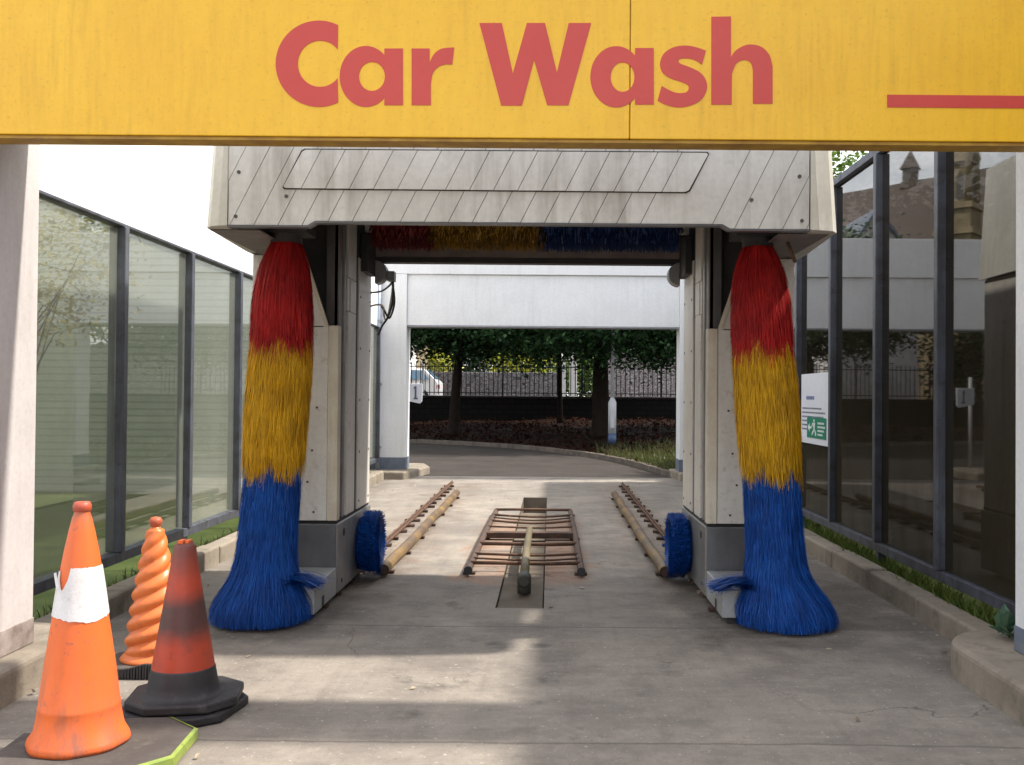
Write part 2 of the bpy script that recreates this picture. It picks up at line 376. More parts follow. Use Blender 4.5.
MAT['concrete'] = concrete()
MAT['pit_cover'] = M('pit_cover_concrete', (.20, .165, .13), (.13, .108, .085), 3, .85, bump=.4, bscale=60, spots=(.24, .17, .10), spamt=.5, spscale=5)

def brickmat(name, c1, c2, mortar, sx, rh, bw, two=None, zsplit=2.5, vertical='xz', ms=.012, bump=.4):
    m, nt, p, oc = base(name)
    sp = nt.nodes.new('ShaderNodeSeparateXYZ'); nt.links.new(oc, sp.inputs[0])
    cb = nt.nodes.new('ShaderNodeCombineXYZ')
    nt.links.new(sp.outputs[0 if vertical == 'xz' else 1], cb.inputs[0]); nt.links.new(sp.outputs[2], cb.inputs[1])
    br = nd(nt, 'ShaderNodeTexBrick', i_Scale=sx, i_Color1=rgba(c1), i_Color2=rgba(c2), i_Mortar=rgba(mortar), i_Mortar_Size=ms)
    br.inputs['Brick Width'].default_value = bw; br.inputs['Row Height'].default_value = rh
    nt.links.new(cb.outputs[0], br.inputs['Vector'])
    c = mixc(nt, math_(nt, 'MULTIPLY', ramp(nt, noise(nt, oc, 3, 5), .35, .7), .4), br.outputs[0], tuple(x*.6 for x in c1))
    if two:
        f = math_(nt, 'LESS_THAN', sp.outputs[2], zsplit)
        c = mixc(nt, math_(nt, 'MULTIPLY', f, 1.0), c, two, 'MULTIPLY')
    nt.links.new(c, p.inputs['Base Color']); p.inputs['Roughness'].default_value = .85; p.inputs['Specular IOR Level'].default_value = .12
    b = nd(nt, 'ShaderNodeBump', i_Strength=bump, i_Distance=.01); b.invert = True
    nt.links.new(br.outputs[1], b.inputs['Height']); nt.links.new(b.outputs[0], p.inputs['Normal'])
    return m
MAT['whitebrick'] = brickmat('white_painted_brick', (.62, .62, .58), (.58, .58, .54), (.40, .40, .37), 1, .10, 60.0, (.66, .70, .60), 2.45)
def rubble(name, c1, c2, mortar, sc_):
    m, nt, p, oc = base(name)
    vs_ = nt.nodes.new('ShaderNodeMapping'); vs_.inputs['Scale'].default_value = (1, 1, 1.6); nt.links.new(oc, vs_.inputs[0])
    a = nd(nt, 'ShaderNodeTexVoronoi', i_Scale=sc_); e = nd(nt, 'ShaderNodeTexVoronoi', i_Scale=sc_, feature='DISTANCE_TO_EDGE')
    nt.links.new(vs_.outputs[0], a.inputs['Vector']); nt.links.new(vs_.outputs[0], e.inputs['Vector'])
    sp = nt.nodes.new('ShaderNodeSeparateColor'); nt.links.new(a.outputs['Color'], sp.inputs[0])
    c = mixc(nt, sp.outputs[0], c1, c2)
    c = mixc(nt, ramp(nt, e.outputs[0], .02, .09, (1,)*3, (0,)*3), c, mortar)
    nt.links.new(c, p.inputs['Base Color']); p.inputs['Roughness'].default_value = .9
    b = nd(nt, 'ShaderNodeBump', i_Strength=.6, i_Distance=.03); nt.links.new(e.outputs[0], b.inputs['Height']); nt.links.new(b.outputs[0], p.inputs['Normal'])
    return m
MAT['rubble'] = rubble('rubble_stone', (.22, .20, .20), (.13, .12, .12), (.05, .045, .045), 4.6)
MAT['rubble_pale'] = rubble('rubble_stone_pale', (.34, .30, .29), (.20, .17, .165), (.07, .06, .06), 5.0)

# ------------------------------------------------------------------ camera
PITCH, ROLL, FPX = .75, .45, 960.0
CAM = Vector((.19, 0, 1.45))
cd = bpy.data.cameras.new('camera'); cam = bpy.data.objects.new('camera', cd); col.objects.link(cam)
cd.sensor_width = 36; cd.lens = FPX/1024*36; cd.shift_x = -38/1024; cd.clip_start = .05; cd.clip_end = 2000
cam.matrix_world = Matrix.Translation(CAM) @ Matrix.Rotation(R(90+PITCH), 4, 'X') @ Matrix.Rotation(R(ROLL), 4, 'Z')
sc.camera = cam

# ------------------------------------------------------------------ world and sun
w = bpy.data.worlds.new('World'); sc.world = w; w.use_nodes = True
nt = w.node_tree
bg = nt.nodes['Background']
KX, KY = .78, .09
SUN = Vector((KX, KY, 1)).normalized()
elev = math.asin(SUN.z); az = math.atan2(SUN.x, SUN.y)
sky = nt.nodes.new('ShaderNodeTexSky'); sky.sky_type = 'NISHITA'; sky.sun_disc = False
sky.sun_elevation = elev; sky.sun_rotation = az; sky.air_density = 1.2; sky.dust_density = 2.5
tc = nt.nodes.new('ShaderNodeTexCoord')
cl = ramp(nt, noise(nt, tc.outputs['Generated'], 2.4, 7, .62, (1, 1, 2.2)), .36, .60)
cshade = mixc(nt, ramp(nt, noise(nt, tc.outputs['Generated'], 4.5, 6, .6, (1, 1, 2.2)), .35, .7), (9.5, 9.6, 9.9), (15, 15, 15))
nt.links.new(mixc(nt, math_(nt, 'MULTIPLY', cl, .85), sky.outputs[0], cshade), bg.inputs['Color'])
bg.inputs['Strength'].default_value = .10
sl = bpy.data.lights.new('sun', 'SUN'); sl.energy = 3.0; sl.angle = R(1.8); sl.color = (1, .94, .85)
so = bpy.data.objects.new('sun', sl); col.objects.link(so); so.location = SUN*40
so.rotation_euler = (-SUN).to_track_quat('-Z', 'Y').to_euler()
sc.view_settings.view_transform = 'Standard'; sc.view_settings.look = 'None'
sc.view_settings.exposure = 1.2; sc.view_settings.gamma = 1
sc.cycles.use_denoising = True
sc.cycles.max_bounces = 8; sc.cycles.transparent_max_bounces = 24; sc.cycles.glossy_bounces = 4
sc.cycles.diffuse_bounces = 4; sc.cycles.sample_clamp_indirect = 6

# ------------------------------------------------------------------ ground
b = MB(); b.add([(-400, -400, -.6), (400, -400, -.6), (400, 600, -.6), (-400, 600, -.6)], [(0, 1, 2, 3)])
tag(b.build('terrain', MAT['terrain']), kind='structure')
b = MB()  # bay slab with an open slot for the drain pit
SL = [(-2.62, 2.62)]
def sheet(mb, x0, x1, y0, y1, z):
    mb.add([(x0, y0, z), (x1, y0, z), (x1, y1, z), (x0, y1, z)], [(0, 1, 2, 3)])
sheet(b, -14, 14, -12, 3.0, 0)
sheet(b, -2.62, 2.62, 3.0, 6.55, 0)
sheet(b, -2.62, -.17, 6.55, 13.6, 0); sheet(b, .16, 2.62, 6.55, 13.6, 0)
sheet(b, -2.62, 2.62, 13.6, 17.0, 0)
tag(b.build('concrete_floor', MAT['concrete']), kind='structure')
b = MB()  # pit: bottom, walls and sunken covers
b.add([(-.17, 6.55, -.3), (.16, 6.55, -.3), (.16, 13.6, -.3), (-.17, 13.6, -.3)], [(0, 1, 2, 3)])
b.add([(-.17, 6.55, -.3), (-.17, 13.6, -.3), (-.17, 13.6, 0), (-.17, 6.55, 0)], [(0, 1, 2, 3)])
b.add([(.16, 6.55, -.3), (.16, 13.6, -.3), (.16, 13.6, 0), (.16, 6.55, 0)], [(0, 1, 2, 3)])
b.add([(-.17, 13.6, -.3), (.16, 13.6, -.3), (.16, 13.6, 0), (-.17, 13.6, 0)], [(0, 1, 2, 3)])
b.add([(-.17, 6.55, -.3), (.16, 6.55, -.3), (.16, 6.55, 0), (-.17, 6.55, 0)], [(0, 1, 2, 3)])
tag(b.build('drain_channel', MAT['pit_cover'], fixn=False), kind='structure')
t = thing('channel_cover', 'dark sunken slab row closing the narrow drain channel under the rusty frame', 'drain cover', (0, 9.6, -.06))
y = 6.57
for L in (1.25, 1.45, 1.2, 1.5):
    b = MB(); b.box(-.163, .153, y, y+L-.012, -.07, -.014 + rnd.uniform(-.004, .004)); b.build('cover_slab', MAT['pit_cover'], t, .006); y += L

b = MB(); sheet(b, -40, -2.62, 3.0, 17.0, -.012)
tag(b.build('lawn', MAT['lawn']), kind='structure')
b = MB(); sheet(b, 2.62, 14, 3.0, 17.0, -.012)
tag(b.build('verge', MAT['lawn']), kind='structure')
b = MB(); sheet(b, -40, 14, 17.0, 32, -.008)
tag(b.build('road', MAT['asphalt']), kind='structure')

# rear kerb curve (X, Y), running away to the left
KC = [(2.55, 16.9), (2.28, 17.6), (2.06, 19.0), (1.75, 20.6), (1.25, 22.3), (.5, 24.0), (-.5, 25.7), (-2.0, 27.3), (-4.2, 28.8), (-7.5, 30.2), (-12, 31.2), (-20, 31.9)]
def inter(pts, n=6):
    out = []
    for i in range(len(pts)-1):
        p0 = Vector(pts[max(i-1, 0)]); p1 = Vector(pts[i]); p2 = Vector(pts[i+1]); p3 = Vector(pts[min(i+2, len(pts)-1)])
        for k in range(n):
            u = k/n
            out.append(.5*((2*p1)+(-p0+p2)*u+(2*p0-5*p1+4*p2-p3)*u*u+(-p0+3*p1-3*p2+p3)*u**3))
    out.append(Vector(pts[-1])); return out
kc = inter(KC)
b = MB()
for i in range(len(kc)-1):
    p, q = kc[i], kc[i+1]; d = (q-p).normalized(); nrm = Vector((d.y, -d.x))
    if nrm.x < 0 and nrm.y < 0: nrm = -nrm
    p2 = p + d*.004; q2 = q - d*.004
    zz = .10 + rnd.uniform(-.006, .006)
    b.add([(p2.x, p2.y, -.02), (q2.x, q2.y, -.02), (q2.x+nrm.x*.15, q2.y+nrm.y*.15, -.02), (p2.x+nrm.x*.15, p2.y+nrm.y*.15, -.02),
           (p2.x, p2.y, zz), (q2.x, q2.y, zz), (q2.x+nrm.x*.15, q2.y+nrm.y*.15, zz), (p2.x+nrm.x*.15, p2.y+nrm.y*.15, zz)],
          [(0,3,2,1),(4,5,6,7),(0,1,5,4),(1,2,6,5),(2,3,7,6),(3,0,4,7)])
tag(b.build('road_kerb', MAT['kerb_dark'], bevel=.012), kind='structure')
# bank behind the kerb: rises gently to the retaining wall at y=36
def bankz(x, y):
    # distance behind the kerb curve
    d = min((Vector((x, y))-p).length for p in kc)
    return min(.06 + .055*d, .55) + .03*math.sin(x*1.7+y*.9)*min(d, 1)
def behind(x, y):
    for i in range(len(kc)-1):
        p, q = kc[i], kc[i+1]
        if min(p.x, q.x) <= x <= max(p.x, q.x):
            u = (x-p.x)/(q.x-p.x+1e-9); return y - (p.y+(q.y-p.y)*u)
    return 5 if x > 2.5 else -1
b = MB(); rows = []
for p in kc:
    row = []
    for k in range(13):
        u = k/12
        tx, ty = (p.x + (14 - p.x)*max(0, (p.x+2)/5)*u if p.x > -2 else p.x), 36.2
        x = p.x + (tx-p.x)*u + .06*(1 if k else 1); y = p.y + .1 + (ty-p.y-.1)*u
        row.append((x, y, bankz(x, y)))
    rows.append(row)
vs = [p for r_ in rows for p in r_]; fs = []
for i in range(len(rows)-1):
    for k in range(12):
        fs.append((i*13+k, i*13+k+1, (i+1)*13+k+1, (i+1)*13+k))
b.add(vs, fs, 0, True)
b.add([(2.5, 17.0, .05), (14, 17, .05), (14, 36.2, .45), (2.5, 36.2, .45)], [(0, 1, 2, 3)])
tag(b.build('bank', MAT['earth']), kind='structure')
b = MB(); b.box(-60, 60, 36.45, 130, .3, 1.0)
tag(b.build('upper_terrace', MAT['asphalt']), kind='structure')

# ------------------------------------------------------------------ kerbs of the bay
def kerb_run(name, xa, xb, y0, y1, label):
    b = MB(); y = y0
    while y < y1-.1:
        L = min(.92, y1-y); dz = rnd.uniform(-.008, .008); dx = rnd.uniform(-.008, .008)
        b.box(xa+dx, xb+dx, y+.005, y+L-.005, -.05, .15+dz); y += L
    tag(b.build(name, MAT['kerb'], bevel=.022, segs=3), kind='structure')
kerb_run('left_kerb', -2.60, -2.76, 5.42, 16.2, '')
kerb_run('right_kerb', 2.60, 2.76, 5.42, 16.6, '')
for s, nm in ((-1, 'left_island'), (1, 'right_island')):
    xi = 2.30
    pts = [(s*xi, .6), (s*xi, 4.95)]
    for k in range(1, 8):
        a = R(90*k/7); pts.append((s*(xi+.38*(1-math.cos(a))), 4.95+.42*math.sin(a)))
    pts += [(s*3.3, 5.37), (s*3.3, .6)]
    b = MB(); b.prism(pts, 'z', -.05, .17)
    tag(b.build(nm, MAT['kerb'], bevel=.03, segs=3), kind='structure')
b = MB(); b.prism([(-2.27, 16.25), (-2.19, 16.55), (-2.0, 17.6), (-2.2, 18.4), (-4.2, 18.4), (-4.2, 16.25)], 'z', -.05, .13)
tag(b.build('rear_island', MAT['kerb'], bevel=.03, segs=3), kind='structure')
b = MB(); b.prism([(2.42, 16.4), (2.36, 17.5), (4, 17.5), (4, 16.4)], 'z', -.05, .13)
tag(b.build('rear_right_island', MAT['kerb'], bevel=.03, segs=3), kind='structure')

# ------------------------------------------------------------------ px -> world on a plane (only used to transcribe the lettering's drawn outline)
def on_plane(u, v, Y):
    du, dv = u-550, v-382.5; r = R(ROLL)
    x = du*math.cos(r)+dv*math.sin(r); y = -du*math.sin(r)+dv*math.cos(r); p = R(PITCH)
    d = Vector((x, FPX*math.cos(p)+y*math.sin(p), FPX*math.sin(p)-y*math.cos(p)))
    k = Y/d.y
    return CAM.x+d.x*k, CAM.z+d.z*k

def curve_mesh(name, loops, mat, parent, Y, depth):
    """filled 2-D outlines (holes cut) in the XZ plane at Y, standing proud toward -Y"""
    cu = bpy.data.curves.new(name, 'CURVE'); cu.dimensions = '2D'; cu.fill_mode = 'BOTH'; cu.extrude = depth/2
    for lp in loops:
        sp = cu.splines.new('POLY'); sp.points.add(len(lp)-1); sp.use_cyclic_u = True
        for i, (x, z) in enumerate(lp): sp.points[i].co = (x, z, 0, 1)
    o = bpy.data.objects.new(name+'_outline', cu); col.objects.link(o)
    me = bpy.data.meshes.new_from_object(o)
    bpy.data.objects.remove(o)
    off = ORG[parent]
    me.transform(Matrix.Translation(Vector((0, Y, 0))-off) @ Matrix.Rotation(R(90), 4, 'X'))
    me.materials.clear(); me.materials.append(mat)
    ob = bpy.data.objects.new(name, me); col.objects.link(ob); ob.parent = parent; ORG[ob] = off
    return ob

# ------------------------------------------------------------------ fascia sign over the entrance
SY = 4.38
t = thing('fascia_sign', 'big yellow sign board reading Car Wash in red letters over the entrance', 'sign', (0, SY, 2.6))
zb = 2.626; zt = 4.30
xs = on_plane(630, 100, SY)[0]
for xa, xb in ((-3.3, xs-.0025), (xs+.0025, 3.3)):
    b = MB(); b.box(xa, xb, SY, SY+.10, zb, zt); b.build('sign_panel', MAT['yellow'], t, .004)
b = MB(); b.box(xs-.0024, xs+.0024, SY+.006, SY+.09, zb+.004, zt-.004); b.build('panel_seam', MAT['seam'], t)
b = MB(); b.box(-3.3, 3.3, SY+.012, SY+.125, zb-.016, zb-.002); b.build('bottom_trim', MAT['yellow_edge'], t)

def A(p): return (260+p[0]/3.938, 10+p[1]/3.938)
def B_(p): return (470+p[0]/3.2, 10+p[1]/3.2)
def arc(cx, cy, rx, ry, a0, a1, n=40): return [(cx+rx*math.cos(R(a0+(a1-a0)*i/n)), cy+ry*math.sin(R(a0+(a1-a0)*i/n))) for i in range(n+1)]
def smooth(pts, n=6): return [tuple(p) for p in inter(pts, n)]
def ell(cx, cy, rx, ry): return arc(cx, cy, rx, ry, 0, 360, 40)[:-1]
a0 = math.degrees(math.acos(76/170)); a1 = math.degrees(math.acos(71/91))
C_ = arc(232, 212, 170, 170, -a0, -360+a0, 60) + arc(237, 212, 88, 91, -360+a1, -a1, 50)
def bowl_a(cx, cy, rx, ry, xc, xr, yt, yb):
    th = math.degrees(math.acos((xc-cx)/rx))
    return arc(cx, cy, rx, ry, -th, -360+th, 50) + [(xc, yb), (xr, yb), (xr, yt), (xc, yt)]
a_1 = [bowl_a(417, 262, 103, 120, 490, 563, 152, 375), ell(441, 262, 51, 57)]
r_ = [(597, 152), (668, 152)] + smooth([(668, 207), (687, 172), (718, 152), (765, 148)]) + smooth([(757, 215), (728, 215), (700, 226), (680, 252), (673, 292)]) + [(673, 375), (597, 375)]
W_ = [(30,42),(102,42),(137,203),(182,42),(240,42),(278,200),(316,42),(388,42),(315,305),(247,305),(205,160),(166,306),(100,306)]
a_2 = [bowl_a(468, 214, 83, 98, 528, 588, 122, 303), ell(488, 215, 38, 47)]
s_ = smooth([(755,130),(722,119),(688,114),(650,120),(620,140),(608,170),(615,199),(640,218),(675,230),(696,240),(700,252),(690,264),(665,266),(640,258),(613,243)], 4) + \
     smooth([(600,290),(628,304),(665,312),(705,306),(740,287),(758,253),(753,221),(733,198),(700,182),(673,172),(667,163),(675,156),(698,155),(722,162),(742,175)], 4)
h_ = [(772, 303), (772, 22), (835, 21)] + smooth([(835,150),(850,130),(878,114),(905,111),(935,120),(958,145),(968,182)]) + [(968, 300), (905, 300)] + smooth([(905,192),(899,171),(885,161),(868,162),(850,175),(838,205)]) + [(837, 303)]
def tow(lp, f): return [on_plane(*f(p), SY) for p in lp]
for nm, loops, f in (('letter_C', [C_], A), ('letter_a', a_1, A), ('letter_r', [r_], A), ('letter_W', [W_], B_), ('letter_a', a_2, B_), ('letter_s', [s_], B_), ('letter_h', [h_], B_)):
    curve_mesh('letter', [tow(l, f) for l in loops], MAT['red'], t, SY-.001, .003)
x0, z0 = on_plane(887, 106, SY); x1, z1 = on_plane(887, 93.5, SY)
b = MB(); b.box(x0, 3.29, SY-.003, SY-.0005, z0-.006, z1-.006); b.build('red_stripe', MAT['red'], t)

# ------------------------------------------------------------------ entrance portal
t = thing('entrance_portal', 'pale painted steel portal frame with grimy feet carrying the yellow sign', 'portal', (0, 4.7, .17))
for s in (-1, 1):
    xi = 2.43 if s < 0 else 2.565
    b = MB()
    b.box(s*xi, s*(xi+.30), 4.44, 4.90, .17, 2.78)
    # folded edge on the front
    b.box(s*(xi+.02), s*(xi+.28), 4.405, 4.437, .17, 2.70)
    p = b.build('post', MAT['post_paint'] if s < 0 else MAT['white_frame'], t, .006)
    b = MB(); b.box(s*(xi-.004), s*(xi+.304), 4.43, 4.904, .172, .30)
    b.build('foot', MAT['post_foot'] if s < 0 else MAT['plinth'], p, .004)
b = MB(); b.box(-3.1, 3.1, 4.52, 4.80, 2.783, 4.24); b.build('cross_beam', MAT['white_frame'], t, .006)

# ------------------------------------------------------------------ rear portal
t = thing('exit_portal', 'white exit portal with deep white lintel panel and slate blue plinths', 'portal', (0, 17, .13))
YR = 16.8
for s in (-1, 1):
    xi = 2.33 if s < 0 else 2.46
    b = MB(); b.box(s*xi, s*(xi+.62), YR, YR+.45, .13, 3.552); p = b.build('column', MAT['white_frame'], t, .008)
    b = MB(); b.box(s*(xi-.006), s*(xi+.626), YR-.006, YR+.456, .132, .34); b.build('plinth', MAT['plinth'], p, .004)
b = MB(); b.box(-3.1, 3.1, YR, YR+.45, 3.555, 4.24); b.build('top_beam', MAT['white_frame'], t, .008)
b = MB(); b.box(-2.327, 2.457, YR+.05, YR+.42, 2.66, 3.552); b.build('lintel_panel', MAT['white_frame'], t, .005)
b = MB(); b.box(-2.325, 2.455, YR+.04, YR+.43, 2.635, 2.658); b.build('drip_edge', MAT['sensor'], t)
t = thing('wall_pipe', 'slim blue grey conduit running down beside the left exit column', 'pipe', (-2.80, 16.70, .15))
b = MB(); b.tube([(-2.80, 16.72, .14), (-2.80, 16.72, 4.0)], .035, 10); b.build('conduit', MAT['pipe'], t)
for z in (.5, 1.6, 2.7): 
    b = MB(); b.box(-2.85, -2.75, 16.672, 16.80, z, z+.04); b.build('clip', MAT['sensor'], t)

# ------------------------------------------------------------------ glazed screens
def screen(name, label, s, xg, ys, zbot, ztop, gmat, fascia):
    t = thing(name, label, 'glazed screen', (s*xg, ys[0], .15))
    b = MB(); b.box(s*(xg-.03), s*(xg+.07), ys[0]-.03, ys[-1]+.03, zbot-.07, zbot); b.build('bottom_rail', MAT['frame_blue'], t, .005)
    b = MB(); b.box(s*(xg-.03), s*(xg+.07), ys[0]-.03, ys[-1]+.03, ztop, ztop+(.022 if fascia else .065)); b.build('top_rail', MAT['frame_blue'], t, .005)
    for i, y in enumerate(ys):
        b = MB(); b.box(s*(xg-.045), s*(xg+.07), y-.032, y+.032, zbot+.001, ztop-.001)
        m = b.build('mullion', MAT['frame_blue'], t, .006)
        if i % 2 == 0:
            b = MB(); b.box(s*(xg-.01), s*(xg+.05), y-.025, y+.025, .05, zbot-.072); b.build('foot', MAT['frame_blue'], m)
    for i in range(len(ys)-1):
        b = MB(); b.box(s*(xg+.012), s*(xg+.020), ys[i]+.033, ys[i+1]-.033, zbot+.002, ztop-.002)
        b.build('pane', gmat, t)
    return t
yl = [5.42+1.245*i for i in range(10)]
yr = [5.22+1.225*i for i in range(10)]
screen('left_glazing', 'hazy pale green glazed screen with dark mullions beside the cones', -1, 2.80, yl, .34, 2.595, MAT['glass_left'], True).name = 'glazed_screen'
screen('glazed_screen', 'dark reflective glazed screen with weathered mullions carrying the white notice', 1, 2.82, yr, .30, 3.40, MAT['glass_right'], False)
t = thing('fascia_wall', 'white sunlit cladding band above the left glazed screen', 'fascia', (-2.9, 5, 2.7))
y = 4.92
while y < 16.7:
    L = min(2.4, 16.75-y)
    b = MB(); b.box(-2.82, -2.94, y+.003, y+L-.003, 2.625, 4.24); b.build('cladding_panel', MAT['fascia'], t, .003); y += L

# ------------------------------------------------------------------ bristle helper
def bristles(fnR, fnC, z0, z1, n, Lr, wid, seedv, zmin=.015, flare=0, ang=None, axisY=6.1, jagg=.06):
    r = random.Random(seedv); b = MB()
    for _ in range(n):
        z = z1 + (z0-z1)*r.random(); th = r.uniform(0, 2*math.pi)
        L = r.uniform(*Lr)
        jz = jagg*math.sin(th*5+seedv)+jagg*.6*math.sin(th*11+seedv*2)
        z += jz
        clf = r.uniform(.0, .55); tw = r.gauss(0, .24); k = r.uniform(.82, 1.06); out = r.uniform(-.005, .018)
        pts = []
        S = 5
        for i in range(S):
            u = i/(S-1)
            zz = z + .04 - L*u
            if zz < zmin: zz = zmin + r.uniform(0, .02)
            rad = fnR(max(zz, 0))*(k*(.62+.38*min(1, u*2.2))) + out*u*u + flare*u*u
            tc_ = round((th+z*3.1)*15/math.pi)/15*math.pi-z*3.1
            a = th + (tc_-th)*clf*u + tw*u*.4
            cx, cy = fnC(zz)
            pts.append((cx+rad*math.cos(a), cy+rad*math.sin(a), zz, a))
        w_ = wid*r.uniform(.6, 1.3)
        vs = []
        tilt = r.uniform(-.9, .9)
        for i, (x, y, zz, a) in enumerate(pts):
            ww = w_*(1-.55*i/(S-1))
            tx, ty = -math.sin(a+tilt), math.cos(a+tilt)
            vs += [(x-tx*ww, y-ty*ww, zz), (x+tx*ww, y+ty*ww, zz)]
        b.add(vs, [(2*i, 2*i+1, 2*i+3, 2*i+2) for i in range(S-1)], 0, True)
    return b

def interp(tab, z):
    if z <= tab[0][0]: return tab[0][1]
    for (za, va), (zb_, vb) in zip(tab, tab[1:]):
        if z <= zb_: return va+(vb-va)*(z-za)/(zb_-za)
    return tab[-1][1]

# ------------------------------------------------------------------ roll-over wash gantry
G = thing('wash_gantry', 'roll-over car wash gantry with white hood and red yellow and blue brushes', 'car wash', (0, 6.7, 0))
HY = 5.60
HB, HN, HT = 2.430, 2.456, 3.35
# hood shell
b = MB()
for s in (-1, 1):
    b.box(s*1.70, s*1.68, HY+.06, 6.70, HB+.005, HT)
b.box(-1.82, 1.82, HY+.12, 7.94, HT-.035, HT-.004)
b.box(-1.27, 1.27, 6.70, 6.74, 2.665, HT-.04)  # unseen inner plate, hung low to keep light off the roof brush
b.box(-1.28, 1.28, 7.92, 7.96, 2.53, HT-.04)
hood = b.build('hood', MAT['tower_dark'], G)
# backing of the front face
prof = [(-1.70, HB), (-1.235, HB), (-1.19, HN), (1.19, HN), (1.235, HB), (1.70, HB), (1.70, HT), (-1.70, HT)]
b = MB(); b.prism(prof, 'y', HY+.008, HY+.05); b.build('hood_backing', MAT['groove'], hood)
def planks(outline, lines, y, gap, thick, slope):
    """split a polygon along slanted lines into planks with real gaps"""
    bm = bmesh.new()
    f = bm.faces.new([bm.verts.new((x, y, z)) for x, z in outline])
    nrm = Vector((1, 0, -slope)).normalized()
    for (x, z) in lines:
        geom = bm.verts[:]+bm.edges[:]+bm.faces[:]
        bmesh.ops.bisect_plane(bm, geom=geom, plane_co=(x, y, z), plane_no=nrm)
    bmesh.ops.split_edges(bm, edges=bm.edges[:])
    for f in bm.faces[:]:
        bmesh.ops.inset_individual(bm, faces=[f], thickness=gap)
    big = [f for f in bm.faces]
    # faces that own only inset rings are the thin ones: delete by area / perimeter ratio
    dele = [f for f in bm.faces if f.calc_area() < gap*1.9*f.calc_perimeter()/2 and len(f.verts) == 4 and f.calc_area() < .02 and f.calc_area()/max(f.calc_perimeter(), 1e-6) < gap*.75]
    bmesh.ops.delete(bm, geom=dele, context='FACES')
    res = bmesh.ops.extrude_face_region(bm, geom=bm.faces[:])
    for v in [g for g in res['geom'] if isinstance(g, bmesh.types.BMVert)]: v.co.y += thick
    bmesh.ops.recalc_face_normals(bm, faces=bm.faces)
    out = MB(); bm.verts.ensure_lookup_table(); bm.verts.index_update()
    out.add([v.co[:] for v in bm.verts], [tuple(v.index for v in f.verts) for f in bm.faces])
    bm.free(); return out
SLP = .50
ln = []
x = -1.83
k = 0
while x < 1.85:
    if k not in (19, 20): ln.append((x, HB))
    x += .1405; k += 1
planks(prof, ln, HY, .0027, .008, SLP).build('hood_front', MAT['hood'], hood)
ins = [(-1.367, 2.645), (.972, 2.640), (.995, 2.652), (1.105, 2.862), (1.095, 2.874), (-1.25, 2.874), (-1.27, 2.862), (-1.378, 2.657)]
big = [(x+(-.006 if x < 0 else .006), z+(-.004 if z < 2.75 else .006)) for x, z in ins]
b = MB(); b.prism(big, 'y', HY-.004, HY-.001); b.build('inset_shadow_gap', MAT['groove'], hood)
planks(ins, [(x_+.03, z_) for x_, z_ in ln], HY-.012, .0027, .008, SLP).build('inset_panel', MAT['hood'], hood)
for s in (-1, 1):
    # rounded corner trim and the outer cheek
    b = MB()
    pts = [(s*1.703, HY-.006), (s*1.76, HY+.006), (s*1.82, HY+.04), (s*1.858, HY+.10), (s*1.915, 6.60), (s*1.925, 7.95), (s*1.91, 7.95), (s*1.90, 6.70), (s*1.72, 6.70), (s*1.72, HY+.05)]
    if s > 0: pts = [(x_+(.03 if i_ > 1 and i_ < 5 else 0), y_) for i_, (x_, y_) in enumerate(pts)]
    b.prism(pts, 'z', HB-.004, HT)
    b.v = [(x_-(s*.06 if z_ > HT-.01 and abs(x_) > 1.73 else 0), y_, z_) for x_, y_, z_ in b.v]
    b.build('hood_cheek', MAT['hood_trim'], hood, .006)
    # underside plate of the cheek
    b = MB(); b.box(s*1.55, s*1.845, HY+.12, 6.70, HB-.012, HB-.005); b.build('cheek_underplate', MAT['tower_brown'], hood)
    for (bx, bz) in ((1.64, 2.74), (1.655, 2.48), (1.36, 2.60)):
        b = MB(); b.tube([(s*bx, HY-.006, bz), (s*bx, HY+.002, bz)], .011, 10); b.build('bolt', MAT['tower_dark'], hood)
b = MB(); b.prism([(-1.70, HB-.012), (-1.23, HB-.012), (-1.185, HN-.012), (1.185, HN-.012), (1.23, HB-.012), (1.70, HB-.012), (1.70, HB-.001), (1.236, HB-.001), (1.191, HN-.001), (-1.191, HN-.001), (-1.236, HB-.001), (-1.70, HB-.001)], 'y', HY-.008, HY+.05)
b.build('hood_lip', MAT['base_dark'], hood)
b = MB(); b.tube([(1.67, 6.0, HB-.01), (1.715, 5.98, HB-.14)], .011, 8); b.build('hanging_pin', MAT['rust'], hood)

